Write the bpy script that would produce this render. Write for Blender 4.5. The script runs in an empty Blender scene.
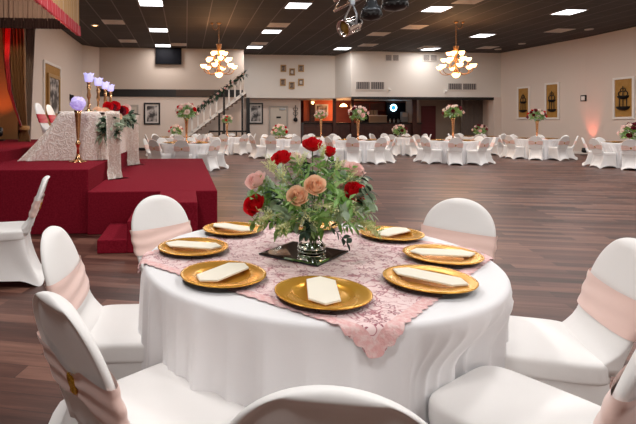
import bpy, bmesh, math, random
from mathutils import Vector, Matrix
PI = math.pi
S = bpy.context.scene
C = S.collection
# ------------------------------------------------------------------ camera, world, exposure
H = 1.36; F = 482.0; CX = 228.0; HY = 123.4; YAW = math.radians(4.98)
ca, sa = math.cos(YAW), math.sin(YAW)
cam = bpy.data.cameras.new('camera'); co = bpy.data.objects.new('camera', cam); C.objects.link(co)
cam.sensor_width = 36; cam.lens = F/636*36
cam.shift_x = (318-CX)/636; cam.shift_y = -(212-HY)/636
co.location = (0, 0, H); co.rotation_euler = (PI/2, 0, -YAW); cam.clip_end = 200; cam.clip_start = 0.05
S.camera = co
w = bpy.data.worlds.new('world'); S.world = w; w.use_nodes = True
w.node_tree.nodes['Background'].inputs[0].default_value = (1, .9, .82, 1)
w.node_tree.nodes['Background'].inputs[1].default_value = 0.15
S.view_settings.view_transform = 'Standard'; S.view_settings.look = 'None'
S.view_settings.exposure = 0.48; S.view_settings.gamma = 1
TROFFER_W = 36.0      # watts of each ceiling panel
CHAND_W = 6.0

def c2w(xc, yc, z=0): return Vector((xc*ca+yc*sa, -xc*sa+yc*ca, z))
def ray(px): 
    k = (px-CX)/F
    return (k*ca+sa, -k*sa+ca)
def zat(py, yc): return H+(HY-py)*yc/F
def PC(px, py, yc): return c2w((px-CX)/F*yc, yc, zat(py, yc))
def PY(px, py, Y):
    d = ray(px); t = Y/d[1]; return Vector((d[0]*t, Y, zat(py, t)))
def PX(px, py, X):
    d = ray(px); t = X/d[0]; return Vector((X, d[1]*t, zat(py, t)))
def PZ(px, py, z):
    yc = (H-z)*F/(py-HY); return c2w((px-CX)/F*yc, yc, z)
def G(px, yc, z=0): return c2w((px-CX)/F*yc, yc, z)
CEIL = 5.15

# ------------------------------------------------------------------ materials
def mat(name, col, rough=.6, metal=0, spec=.5, sheen=0, emit=None, es=0, trans=0, ior=1.45, bump=None, noise=None, alpha=1, sss=0, tl=0):
    m = bpy.data.materials.new(name); m.use_nodes = True
    nt = m.node_tree; b = nt.nodes['Principled BSDF']
    b.inputs['Base Color'].default_value = (*col, 1); b.inputs['Roughness'].default_value = rough
    b.inputs['Metallic'].default_value = metal; b.inputs['Specular IOR Level'].default_value = spec
    b.inputs['IOR'].default_value = ior
    if sheen: b.inputs['Sheen Weight'].default_value = sheen
    if trans: b.inputs['Transmission Weight'].default_value = trans
    if sss:
        b.inputs['Subsurface Weight'].default_value = sss; b.inputs['Subsurface Radius'].default_value = (.02, .008, .005)
    if emit: b.inputs['Emission Color'].default_value = (*emit, 1); b.inputs['Emission Strength'].default_value = es
    if tl:
        tb = nt.nodes.new('ShaderNodeBsdfTranslucent'); tb.inputs[0].default_value = (*col, 1); mxs = nt.nodes.new('ShaderNodeMixShader'); mxs.inputs[0].default_value = tl
        nt.links.new(b.outputs[0], mxs.inputs[1]); nt.links.new(tb.outputs[0], mxs.inputs[2]); nt.links.new(mxs.outputs[0], nt.nodes['Material Output'].inputs[0])
    tc = nt.nodes.new('ShaderNodeTexCoord')
    if noise:
        sc, c2, lo, hi = noise
        n = nt.nodes.new('ShaderNodeTexNoise'); n.inputs['Scale'].default_value = sc; n.inputs['Detail'].default_value = 4
        nt.links.new(tc.outputs['Object'], n.inputs['Vector'])
        r = nt.nodes.new('ShaderNodeValToRGB'); r.color_ramp.elements[0].position = lo; r.color_ramp.elements[1].position = hi
        r.color_ramp.elements[0].color = (*col, 1); r.color_ramp.elements[1].color = (*c2, 1)
        nt.links.new(n.outputs['Fac'], r.inputs['Fac']); nt.links.new(r.outputs['Color'], b.inputs['Base Color'])
    if bump:
        sc, st, dist = bump
        n = nt.nodes.new('ShaderNodeTexNoise'); n.inputs['Scale'].default_value = sc; n.inputs['Detail'].default_value = 3
        nt.links.new(tc.outputs['Object'], n.inputs['Vector'])
        bp = nt.nodes.new('ShaderNodeBump'); bp.inputs['Strength'].default_value = st; bp.inputs['Distance'].default_value = dist
        nt.links.new(n.outputs['Fac'], bp.inputs['Height']); nt.links.new(bp.outputs['Normal'], b.inputs['Normal'])
    return m
M = {}
M['wall'] = mat('wall_paint', (.75, .64, .565), .75, bump=(30, .05, .01))
M['wall_tan'] = mat('tan_wall_paint', (.56, .465, .395), .75)
M['wall_white'] = mat('white_wall_paint', (.80, .75, .69), .7)
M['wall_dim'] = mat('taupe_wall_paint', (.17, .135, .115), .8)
M['trim'] = mat('white_trim', (.85, .80, .75), .5)
M['black'] = mat('black_paint', (.012, .011, .011), .35)
M['blackm'] = mat('black_iron', (.015, .013, .012), .5, .3)
M['brownband'] = mat('brown_panel', (.045, .022, .014), .4)
M['carpet'] = mat('red_carpet', (.19, .005, .016), .95, spec=.15, noise=(55, (.27, .012, .028), .35, .7), bump=(220, .6, .01))
M['spandex'] = mat('white_spandex', (.88, .87, .855), .6, sheen=.2, bump=(14, .12, .01))
M['linen'] = mat('white_linen', (.86, .86, .875), .7, sheen=.2, bump=(160, .1, .003))
M['sash'] = mat('blush_satin', (.89, .64, .57), .45, sheen=.3)
M['redsash'] = mat('red_satin', (.50, .012, .03), .45, sheen=.2)
M['gold'] = mat('gold_plate', (.76, .37, .045), .27, .6, noise=(5, (.80, .41, .06), .4, .6))
M['goldstand'] = mat('rose_gold_metal', (.86, .50, .25), .22, 1)
M['buckle'] = mat('gold_sequins', (.62, .33, .04), .3, .85, bump=(300, 1, .01))
M['napkin'] = mat('ivory_linen', (.86, .81, .69), .8, bump=(200, .15, .003))
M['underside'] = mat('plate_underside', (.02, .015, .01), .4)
M['glass'] = mat('clear_glass', (.96, 1, .98), .02, trans=1, ior=1.45)
M['mirror'] = mat('mirror_glass', (.62, .66, .64), .03, 1)
M['mirroredge'] = mat('dark_mirror_edge', (.05, .06, .06), .15, .5)
M['stem'] = mat('green_stem', (.13, .22, .06), .6)
M['leaf'] = mat('green_leaf', (.22, .44, .11), .5, noise=(14, (.46, .66, .28), .4, .65), tl=.35)
M['euca'] = mat('grey_green_leaf', (.38, .52, .38), .6, noise=(14, (.62, .74, .56), .35, .65), tl=.35)
M['deep'] = mat('deep_green_leaf', (.03, .07, .04), .5)
M['sprig'] = mat('pale_sprig', (.68, .74, .34), .7, noise=(30, (.90, .90, .60), .4, .6), tl=.35)
M['rred'] = mat('red_petal', (.72, .005, .014), .6, noise=(25, (.55, .003, .010), .4, .8), tl=.38)
M['rpink'] = mat('pink_petal', (1, .70, .66), .6, noise=(18, (1, .84, .80), .35, .7), tl=.38)
M['rpeach'] = mat('peach_petal', (1, .68, .47), .6, noise=(18, (1, .82, .64), .35, .7), tl=.38)
M['rwhite'] = mat('blush_white_petal', (1, .88, .80), .6, noise=(18, (1, .78, .72), .4, .75), tl=.38)
M['rburg'] = mat('burgundy_petal', (.16, .006, .018), .6)
M['diffuser'] = mat('lit_panel', (.9, .9, .9), .5, emit=(.93, .97, 1), es=3.0)
M['fixframe'] = mat('fixture_frame', (.55, .5, .46), .5)
M['vent'] = mat('vent_metal', (.62, .55, .50), .5)
M['ventdark'] = mat('vent_slot', (.11, .10, .10), .6)
M['shade'] = mat('glowing_glass_shade', (.9, .7, .45), .4, emit=(1, .52, .19), es=6.5)
M['bronze'] = mat('bronze', (.33, .17, .075), .35, .85)
M['goldpanel'] = mat('gold_wall_panel', (.38, .19, .035), .6, noise=(6, (.42, .22, .05), .4, .6))
M['goldcurtain'] = mat('gold_curtain', (.40, .23, .085), .6, sheen=.3)
M['browncurtain'] = mat('brown_curtain', (.40, .20, .075), .6, sheen=.3)
M['lining'] = mat('curtain_lining', (.26, .19, .17), .8)
M['taupecurtain'] = mat('taupe_curtain', (.45, .36, .31), .8)
M['redfringe'] = mat('crimson_fringe', (.40, .01, .02), .6, sheen=.3)
M['darkfringe'] = mat('dark_fringe', (.015, .003, .004), .8)
M['mustard'] = mat('mustard_wall', (.55, .34, .14), .75)
M['photo'] = mat('grey_photo', (.05, .045, .045), .4, noise=(3.2, (.62, .57, .54), .45, .62))
M['photob'] = mat('sepia_photo', (.12, .08, .06), .4, noise=(4.5, (.50, .40, .33), .45, .62))
M['mat'] = mat('picture_mount', (.70, .66, .62), .6)
M['bronzeframe'] = mat('bronze_frame', (.46, .28, .11), .4, .4)
M['door'] = mat('cream_door', (.62, .56, .48), .5)
M['doorframe'] = mat('door_frame', (.44, .40, .36), .5)
M['barfront'] = mat('dark_mahogany', (.050, .016, .012), .35, noise=(2.5, (.075, .024, .016), .4, .6))
M['bartop'] = mat('black_bar_top', (.010, .008, .008), .2)
M['barwall'] = mat('oxblood_wall', (.17, .03, .02), .5, noise=(1.3, (.24, .05, .03), .4, .7))
M['orange'] = mat('orange_wall', (.62, .13, .05), .6)
M['reddoor'] = mat('dark_red_door', (.10, .010, .014), .5)
M['beige'] = mat('beige_panel', (.30, .23, .18), .7)
M['chrome'] = mat('polished_aluminium', (.80, .74, .70), .16, 1)
M['grey'] = mat('grey_metal', (.42, .46, .50), .35, .6)
M['darkgrey'] = mat('gunmetal', (.14, .16, .18), .25, .7)
M['lens'] = mat('amber_lens', (.25, .17, .03), .1, .3)
M['purple'] = mat('glowing_crystal', (.72, .66, .86), .15, emit=(.45, .35, 1.0), es=.35, bump=(70, 1, .02))
M['lavender'] = mat('lavender_glass', (.74, .70, .90), .25, emit=(.42, .42, 1.0), es=.6, bump=(60, .6, .01))
M['neonw'] = mat('white_neon', (.8, .95, 1), .4, emit=(.55, .85, 1), es=5)
M['neonb'] = mat('blue_dial', (.02, .1, .4), .3, emit=(.02, .22, .8), es=1.6)
M['screen'] = mat('dark_screen', (.006, .006, .008), .5, spec=.05)
M['white'] = mat('white_paint', (.82, .79, .75), .5)
M['carpetdark'] = mat('stair_tread', (.20, .14, .11), .9)
M['uplens'] = mat('red_lamp_lens', (.8, .1, .05), .4, emit=(1, .12, .05), es=6)
M['uplensO'] = mat('orange_lamp_lens', (.8, .3, .05), .4, emit=(1, .3, .05), es=6)

def floor_mat():
    m = bpy.data.materials.new('wood_planks'); m.use_nodes = True; nt = m.node_tree; L = nt.links.new
    b = nt.nodes['Principled BSDF']; tc = nt.nodes.new('ShaderNodeTexCoord'); mp = nt.nodes.new('ShaderNodeMapping')
    mp.inputs['Rotation'].default_value = (0, 0, math.radians(15))
    L(tc.outputs['Object'], mp.inputs['Vector'])
    br = nt.nodes.new('ShaderNodeTexBrick'); br.offset = .37; br.offset_frequency = 2; br.squash = 1
    br.inputs['Scale'].default_value = 1; br.inputs['Mortar Size'].default_value = .0018; br.inputs['Mortar Smooth'].default_value = .3
    br.inputs['Brick Width'].default_value = 1.15; br.inputs['Row Height'].default_value = .13; br.inputs['Bias'].default_value = 0
    br.inputs['Color1'].default_value = (0, 0, 0, 1); br.inputs['Color2'].default_value = (1, 1, 1, 1); br.inputs['Mortar'].default_value = (.3, .3, .3, 1)
    L(mp.outputs['Vector'], br.inputs['Vector'])
    st = nt.nodes.new('ShaderNodeMapping'); st.inputs['Scale'].default_value = (1.6, 22, 1); L(mp.outputs['Vector'], st.inputs['Vector'])
    # shift the grain from plank to plank
    ad = nt.nodes.new('ShaderNodeVectorMath'); ad.operation = 'MULTIPLY_ADD'; ad.inputs[1].default_value = (9, 5, 7); L(br.outputs['Color'], ad.inputs[0]); L(st.outputs['Vector'], ad.inputs[2])
    n = nt.nodes.new('ShaderNodeTexNoise'); n.inputs['Scale'].default_value = 1.0; n.inputs['Detail'].default_value = 6; n.inputs['Roughness'].default_value = .65
    L(ad.outputs[0], n.inputs['Vector'])
    mx = nt.nodes.new('ShaderNodeMix'); mx.data_type = 'FLOAT'; mx.inputs[0].default_value = .62
    L(br.outputs['Color'], mx.inputs[2]); L(n.outputs['Fac'], mx.inputs[3])
    r = nt.nodes.new('ShaderNodeValToRGB'); e = r.color_ramp.elements
    e[0].position = .27; e[0].color = (.030, .011, .008, 1); e[1].position = .78; e[1].color = (.25, .120, .085, 1)
    e2 = e.new(.5); e2.color = (.105, .043, .031, 1)
    L(mx.outputs[0], r.inputs['Fac'])
    dk = nt.nodes.new('ShaderNodeMix'); dk.data_type = 'RGBA'; dk.inputs[7].default_value = (.025, .013, .010, 1)
    L(br.outputs['Fac'], dk.inputs[0]); L(r.outputs['Color'], dk.inputs[6]); L(dk.outputs[2], b.inputs['Base Color'])
    b.inputs['Roughness'].default_value = .40; b.inputs['Specular IOR Level'].default_value = .4
    bp = nt.nodes.new('ShaderNodeBump'); bp.inputs['Strength'].default_value = .25; bp.inputs['Distance'].default_value = .002
    L(n.outputs['Fac'], bp.inputs['Height']); L(bp.outputs['Normal'], b.inputs['Normal'])
    return m
M['floor'] = floor_mat()
TILE = .777; TX0 = -3.07
def ceil_mat():
    m = bpy.data.materials.new('black_ceiling_tiles'); m.use_nodes = True; nt = m.node_tree; L = nt.links.new
    b = nt.nodes['Principled BSDF']; tc = nt.nodes.new('ShaderNodeTexCoord'); sp = nt.nodes.new('ShaderNodeSeparateXYZ'); L(tc.outputs['Object'], sp.inputs[0])
    def grid(sock, period, off, wd):
        a = nt.nodes.new('ShaderNodeMath'); a.operation = 'SUBTRACT'; a.inputs[1].default_value = off; L(sock, a.inputs[0])
        p = nt.nodes.new('ShaderNodeMath'); p.operation = 'PINGPONG'; p.inputs[1].default_value = period/2; L(a.outputs[0], p.inputs[0])
        g = nt.nodes.new('ShaderNodeMath'); g.operation = 'LESS_THAN'; g.inputs[1].default_value = wd; L(p.outputs[0], g.inputs[0]); return g
    gx = grid(sp.outputs[0], TILE, TX0, .016); gy = grid(sp.outputs[1], TILE*2, .2, .014)
    mn = nt.nodes.new('ShaderNodeMath'); mn.operation = 'MULTIPLY'; mn.inputs[1].default_value = .35; L(gy.outputs[0], mn.inputs[0])
    ma = nt.nodes.new('ShaderNodeMath'); ma.operation = 'MAXIMUM'; L(gx.outputs[0], ma.inputs[0]); L(mn.outputs[0], ma.inputs[1])
    n = nt.nodes.new('ShaderNodeTexNoise'); n.inputs['Scale'].default_value = .9; L(tc.outputs['Object'], n.inputs['Vector'])
    r = nt.nodes.new('ShaderNodeValToRGB'); r.color_ramp.elements[0].color = (.030, .022, .019, 1); r.color_ramp.elements[1].color = (.052, .039, .034, 1); L(n.outputs['Fac'], r.inputs['Fac'])
    mx = nt.nodes.new('ShaderNodeMix'); mx.data_type = 'RGBA'; mx.inputs[7].default_value = (.16, .13, .12, 1)
    L(ma.outputs[0], mx.inputs[0]); L(r.outputs['Color'], mx.inputs[6]); L(mx.outputs[2], b.inputs['Base Color']); b.inputs['Roughness'].default_value = .8
    return m
M['ceiling'] = ceil_mat()
def lace_mat():
    m = bpy.data.materials.new('pink_lace'); m.use_nodes = True; nt = m.node_tree; L = nt.links.new
    b = nt.nodes['Principled BSDF']; tc = nt.nodes.new('ShaderNodeTexCoord')
    wn = nt.nodes.new('ShaderNodeTexNoise'); wn.inputs['Scale'].default_value = 14; L(tc.outputs['Object'], wn.inputs['Vector'])
    wv = nt.nodes.new('ShaderNodeVectorMath'); wv.operation = 'MULTIPLY_ADD'; wv.inputs[1].default_value = (.05, .05, .05); L(wn.outputs['Color'], wv.inputs[0]); L(tc.outputs['Object'], wv.inputs[2])
    def mth(op, x, y=None, z=None):
        q = nt.nodes.new('ShaderNodeMath'); q.operation = op
        for i_, a_ in enumerate((x, y, z)):
            if a_ is None: continue
            if isinstance(a_, (int, float)): q.inputs[i_].default_value = a_
            else: L(a_, q.inputs[i_])
        return q.outputs[0]
    flat = nt.nodes.new('ShaderNodeVectorMath'); flat.operation = 'MULTIPLY'; flat.inputs[1].default_value = (1, 1, .9); L(tc.outputs['Object'], flat.inputs[0])
    def flowers(scale, n_pet, r0, r1):
        v = nt.nodes.new('ShaderNodeTexVoronoi'); v.inputs['Scale'].default_value = scale; v.inputs['Randomness'].default_value = .8; L(flat.outputs[0], v.inputs['Vector'])
        df = nt.nodes.new('ShaderNodeVectorMath'); df.operation = 'SUBTRACT'; L(flat.outputs[0], df.inputs[0]); L(v.outputs['Position'], df.inputs[1])
        sp = nt.nodes.new('ShaderNodeSeparateXYZ'); L(df.outputs[0], sp.inputs[0])
        sc_ = nt.nodes.new('ShaderNodeSeparateColor'); L(v.outputs['Color'], sc_.inputs[0])
        an = mth('MULTIPLY_ADD', sc_.outputs[0], 6.28, mth('MULTIPLY', mth('ARCTAN2', sp.outputs[1], sp.outputs[0]), n_pet))
        lim = mth('MULTIPLY_ADD', mth('COSINE', an), r1, r0)
        d = v.outputs['Distance']
        inside = mth('MULTIPLY', mth('LESS_THAN', d, lim), mth('GREATER_THAN', d, .07))
        vein = mth('SUBTRACT', 1, mth('MULTIPLY', mth('LESS_THAN', mth('ABSOLUTE', mth('SUBTRACT', d, mth('MULTIPLY', lim, .62))), .03), .7))
        return mth('MULTIPLY', inside, vein)
    f1 = flowers(20, 5, .27, .16); f2 = flowers(40, 3, .22, .14)
    n = nt.nodes.new('ShaderNodeTexNoise'); n.inputs['Scale'].default_value = 16; n.inputs['Detail'].default_value = 1; L(flat.outputs[0], n.inputs['Vector'])
    vine = mth('LESS_THAN', mth('ABSOLUTE', mth('SUBTRACT', n.outputs['Fac'], .5)), .018)
    hz = nt.nodes.new('ShaderNodeTexNoise'); hz.inputs['Scale'].default_value = 30; L(flat.outputs[0], hz.inputs['Vector'])
    ad = mth('MINIMUM', 1, mth('ADD', mth('ADD', mth('MULTIPLY', f1, .85), mth('MULTIPLY', f2, .5)), mth('MULTIPLY_ADD', vine, .5, mth('MULTIPLY', hz.outputs['Fac'], .18))))
    r = nt.nodes.new('ShaderNodeValToRGB'); e = r.color_ramp.elements
    e[0].position = .0; e[0].color = (.91, .74, .73, 1); e[1].position = 1; e[1].color = (.30, .07, .10, 1)
    k = e.new(.2); k.color = (.84, .58, .57, 1); k = e.new(.6); k.color = (.55, .22, .25, 1)
    L(ad, r.inputs['Fac']); L(r.outputs['Color'], b.inputs['Base Color']); b.inputs['Roughness'].default_value = .7
    b.inputs['Sheen Weight'].default_value = .3
    bp = nt.nodes.new('ShaderNodeBump'); bp.inputs['Strength'].default_value = .5; bp.inputs['Distance'].default_value = .002
    L(ad, bp.inputs['Height']); L(bp.outputs['Normal'], b.inputs['Normal'])
    return m
M['lace'] = lace_mat()
M['lacehem'] = mat('pink_lace_hem', (.80, .45, .44), .7, noise=(60, (.86, .62, .60), .4, .6), bump=(120, .8, .004))
def rosette_mat():
    m = bpy.data.materials.new('ivory_rosette_fabric'); m.use_nodes = True; nt = m.node_tree; L = nt.links.new
    b = nt.nodes['Principled BSDF']; tc = nt.nodes.new('ShaderNodeTexCoord')
    v = nt.nodes.new('ShaderNodeTexVoronoi'); v.inputs['Scale'].default_value = 11
    wn = nt.nodes.new('ShaderNodeTexNoise'); wn.inputs['Scale'].default_value = 18; L(tc.outputs['Object'], wn.inputs['Vector'])
    wv = nt.nodes.new('ShaderNodeVectorMath'); wv.operation = 'MULTIPLY_ADD'; wv.inputs[1].default_value = (.09, .09, .09); L(wn.outputs['Color'], wv.inputs[0]); L(tc.outputs['Object'], wv.inputs[2]); L(wv.outputs[0], v.inputs['Vector'])
    s1 = nt.nodes.new('ShaderNodeMath'); s1.operation = 'MULTIPLY'; s1.inputs[1].default_value = 17; L(v.outputs['Distance'], s1.inputs[0])
    s2 = nt.nodes.new('ShaderNodeMath'); s2.operation = 'SINE'; L(s1.outputs[0], s2.inputs[0])
    r = nt.nodes.new('ShaderNodeValToRGB'); r.color_ramp.elements[0].color = (.82, .70, .62, 1); r.color_ramp.elements[1].color = (.97, .91, .85, 1)
    L(s2.outputs[0], r.inputs['Fac']); L(r.outputs['Color'], b.inputs['Base Color']); b.inputs['Roughness'].default_value = .8
    bp = nt.nodes.new('ShaderNodeBump'); bp.inputs['Strength'].default_value = .5; bp.inputs['Distance'].default_value = .006
    L(s2.outputs[0], bp.inputs['Height']); L(bp.outputs['Normal'], b.inputs['Normal'])
    return m
M['rosette'] = rosette_mat()

# ------------------------------------------------------------------ mesh helpers
def obj(name, bm, m, parent=None, smooth=False, label=None):
    me = bpy.data.meshes.new(name); bm.normal_update(); bm.to_mesh(me); bm.free()
    me.materials.append(M[m] if isinstance(m, str) else m)
    if smooth: me.polygons.foreach_set('use_smooth', [True]*len(me.polygons))
    o = bpy.data.objects.new(name, me); C.objects.link(o)
    if parent: o.parent = parent
    if label: o['label'] = label
    return o
def tag(o, label, cat, group=None, kind=None):
    o['label'] = label; o['category'] = cat
    if group: o['group'] = group
    if kind: o['kind'] = kind
    return o
def thing(name, label, cat, loc=(0, 0, 0), rz=0, group=None):
    o = bpy.data.objects.new(name, None); o.empty_display_size = .1; C.objects.link(o)
    o.location = loc; o.rotation_euler = (0, 0, rz); return tag(o, label, cat, group)
def struct(name, bm, m, **k):
    o = obj(name, bm, m, **k); o['kind'] = 'structure'; return o
def dup(root, loc, rz, label=None, group=None, scale=None):
    r = root.copy(); C.objects.link(r); r.location = loc; r.rotation_euler = (0, 0, rz)
    if label: r['label'] = label
    if group: r['group'] = group
    if scale: r.scale = (scale,)*3
    for ch in list(root.children):
        c = ch.copy(); C.objects.link(c); c.parent = r
        for g in ch.children:
            d = g.copy(); C.objects.link(d); d.parent = c
    return r
def NB(): return bmesh.new()
def box(bm, x0, x1, y0, y1, z0, z1, bev=0):
    vs = [bm.verts.new((x, y, z)) for x in (x0, x1) for y in (y0, y1) for z in (z0, z1)]
    fs = []
    for f in ((0, 1, 3, 2), (4, 6, 7, 5), (0, 4, 5, 1), (2, 3, 7, 6), (0, 2, 6, 4), (1, 5, 7, 3)):
        fs.append(bm.faces.new([vs[i] for i in f]))
    if bev:
        es = list({e for f in fs for e in f.edges})
        bmesh.ops.bevel(bm, geom=es, offset=bev, segments=2, affect='EDGES', profile=.5)
    return vs
def mbox(x0, x1, y0, y1, z0, z1, bev=0):
    bm = NB(); box(bm, x0, x1, y0, y1, z0, z1, bev); return bm
def prism(bm, pts, z0, z1):
    a = [bm.verts.new((p[0], p[1], z0)) for p in pts]; b = [bm.verts.new((p[0], p[1], z1)) for p in pts]; n = len(pts)
    bm.faces.new(a[::-1]); bm.faces.new(b)
    for i in range(n): bm.faces.new((a[i], a[(i+1) % n], b[(i+1) % n], b[i]))
def rings(bm, R, closed=True, cap0=False, cap1=False, loop=False):
    V = [[bm.verts.new(p) for p in r] for r in R]; n = len(V[0])
    m = len(V)
    for i in range(m if loop else m-1):
        A, B = V[i], V[(i+1) % m]
        for j in range(n if closed else n-1):
            k = (j+1) % n
            bm.faces.new((A[j], A[k], B[k], B[j]))
    if cap0: bm.faces.new(V[0][::-1])
    if cap1: bm.faces.new(V[-1])
    return V
def lathe(bm, prof, n=24, cx=0, cy=0, cap0=True, cap1=True):
    R = [[(cx+r*math.cos(2*PI*j/n), cy+r*math.sin(2*PI*j/n), z) for j in range(n)] for r, z in prof]
    return rings(bm, R, cap0=cap0, cap1=cap1)
def tube(bm, pts, r, n=8, cap=True):
    pts = [Vector(p) for p in pts]; R = []
    rr = r if isinstance(r, (list, tuple)) else [r]*len(pts)
    up = None
    for i, p in enumerate(pts):
        t = (pts[min(i+1, len(pts)-1)]-pts[max(i-1, 0)]).normalized()
        if up is None:
            up = Vector((0, 0, 1)) if abs(t.z) < .9 else Vector((1, 0, 0))
        a = (up - t*up.dot(t)).normalized(); b = t.cross(a); up = a
        R.append([p+(a*math.cos(2*PI*j/n)+b*math.sin(2*PI*j/n))*rr[i] for j in range(n)])
    rings(bm, R, cap0=cap, cap1=cap)
def bez(p0, p1, p2, p3, n=10):
    o = []
    for i in range(n+1):
        t = i/n; o.append(Vector(p0)*(1-t)**3+Vector(p1)*3*t*(1-t)**2+Vector(p2)*3*t*t*(1-t)+Vector(p3)*t**3)
    return o
def sm(a, b, x):
    t = max(0, min(1, (x-a)/(b-a))); return t*t*(3-2*t)
def sheet(bm, P):
    V = [[bm.verts.new(p) for p in r] for r in P]
    for i in range(len(V)-1):
        for j in range(len(V[0])-1): bm.faces.new((V[i][j], V[i][j+1], V[i+1][j+1], V[i+1][j]))

# ------------------------------------------------------------------ room shell
struct('floor', mbox(-10, 17.8, -7, 30, -.1, 0), 'floor')
struct('ceiling', mbox(-10, 17.8, -7, 30, CEIL, CEIL+.1), 'ceiling')
bm = NB(); prism(bm, [(-5, 16.3), (-5, 23.8), (-4.3, 24.5), (-4.3, 25), (-5.4, 25), (-5.4, 16.3)], 0, CEIL); struct('wall_left', bm, 'wall')
struct('wall_back', mbox(-4.3, 2.95, 24.5, 24.75, 0, CEIL), 'wall')
bm = NB(); prism(bm, [(16.9, 24.5), (17.55, 19.8), (17.55, -7), (17.8, -7), (17.8, 30), (16.9, 30)], 0, CEIL); struct('wall_right', bm, 'wall')
struct('wall_front', mbox(-10, 17.8, -7.2, -7, 0, CEIL), 'wall')
struct('wall_far_left', mbox(-10.2, -10, -7, 30, 0, CEIL), 'wall')
bm = NB(); prism(bm, [(-10, 12.5), (-4.0, 12.5), (-4.0, 12.7), (-10, 12.7)], 0, CEIL); struct('wall_stage', bm, 'mustard')
bm = NB(); prism(bm, [(-4.0, 12.5), (-5.0, 16.3), (-5.2, 16.3), (-4.2, 12.5)], 0, CEIL); struct('wall_stage_side', bm, 'wall')
# upper storey that overhangs the bar
SB = 2.76
bm = NB(); prism(bm, [(1, 26.3), (8.3, 26.3), (8.62, 24.6), (16.9, 24.6), (16.9, 29.9), (1, 29.9)], SB, CEIL)
struct('wall_upper', bm, 'wall_white')
cX = PY(493.6, 0, 24.6).x
struct('wall_column', mbox(cX, 16.95, 24.55, 25.1, 0, SB), 'wall')
bx0 = PY(352, 0, 24.6).x
struct('trim_1', mbox(bx0, cX, 24.57, 24.72, SB-.14, SB-.0), 'black')
xd1 = PY(301.5, 0, 26.9).x-.05
struct('wall_under_balcony', mbox(1, xd1, 26.9, 27.1, 0, SB), 'wall')
BY = 29.3
xb1 = PY(421, 0, 27.0).x
struct('wall_bar_back', mbox(xd1, xb1, BY, BY+.2, 0, SB), 'barwall')
struct('wall_bar_side', mbox(xb1-.1, xb1, 27, BY, 0, SB), 'beige')
xb2 = PY(461, 0, 27.0).x
struct('wall_beige', mbox(xb1, xb2, 27.0, 27.2, 0, SB), 'beige')
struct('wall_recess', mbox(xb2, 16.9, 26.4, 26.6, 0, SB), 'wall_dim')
# black band on the back wall with its brown middle
z0, z1 = 2.70, 3.07
struct('wall_back_upper', mbox(-4.29, 2.95, 24.47, 24.5, z1, CEIL), 'wall_tan')
bm = NB(); box(bm, -4.28, 2.9, 24.44, 24.5, z0, z1); struct('trim_2', bm, 'black')
bm = NB(); box(bm, PY(176, 0, 24.4).x, PY(214, 0, 24.4).x, 24.42, 24.44, z0+.03, z1-.02); struct('trim_3', bm, 'brownband')
bm = NB(); box(bm, -4.2, 2.9, 24.45, 24.5, 0, .14); struct('baseboard_back', bm, 'black')
bm = NB(); box(bm, 1.2, xd1, 26.86, 26.9, 0, .12); struct('baseboard_under_balcony', bm, 'black')
bm = NB(); prism(bm, [(17.53, -7), (17.55, -7), (17.55, 19.8), (16.92, 24.5), (16.88, 24.5), (17.52, 19.8)], 0, .12); struct('baseboard_right', bm, 'wall_white')

# ------------------------------------------------------------------ carpeted stage
def stage_box(x0, x1, y0, y1, z0, z1): return mbox(x0, x1, y0, y1, z0, z1, .012)
struct('stage_floor', stage_box(-9.9, -2.65, 7.1, 12.5, .0, .96), 'carpet')
struct('high_platform', stage_box(-6.2, -1.2, 6.07, 11.5, 0, .795), 'carpet')
struct('low_platform', stage_box(-1.2, .39, 6.0, 11.5, 0, .525), 'carpet')
bm = NB(); 
box(bm, -.925, -.618, 5.12, 6.0, 0, .143, .01); struct('step', bm, 'carpet')
bm = NB(); box(bm, -.618, -.314, 5.12, 6.0, 0, .333, .01); struct('step', bm, 'carpet')
bm = NB(); box(bm, -.314, .122, 5.12, 6.0, 0, .525, .01); struct('step', bm, 'carpet')

# ------------------------------------------------------------------ banquet chair in a spandex cover
def se(t, a, b, e=3.2):
    c, s = math.cos(t), math.sin(t)
    return (a*math.copysign(abs(c)**(2/e), c), b*math.copysign(abs(s)**(2/e), s))
def back_y(z): return -.205-.155*((z-.42)/.48)**1.05 if z > .42 else -.205
def half_w(z):
    zs = .68
    if z <= zs: return .198+.022*sm(.42, zs, z)
    k = (z-zs)/(.90-zs); return .220*math.sqrt(max(0, 1-k**2.3))
def back_ring(z, off=0, n=72, dip=.014):
    w = half_w(z)+off; t = .024*math.sqrt(max(.002, 1-(max(0, z-.868)/.0322)**2))+off; yc = back_y(z); R = []
    for j in range(n):
        a = 2*PI*j/n; x, y = se(a, w, t, 2.8)
        if off == 0 or True:
            if y < 0: y += dip*sm(.97, .84, abs(x)/w)*sm(.885, .862, z)*sm(.0, .6, -y/t)
            else: y += .012*(1-(x/w)**2 if w > 0 else 0)*(t/.024)+.085*(1-sm(.40, .60, z))**2
        R.append((x, yc+y, z))
    return R
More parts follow.
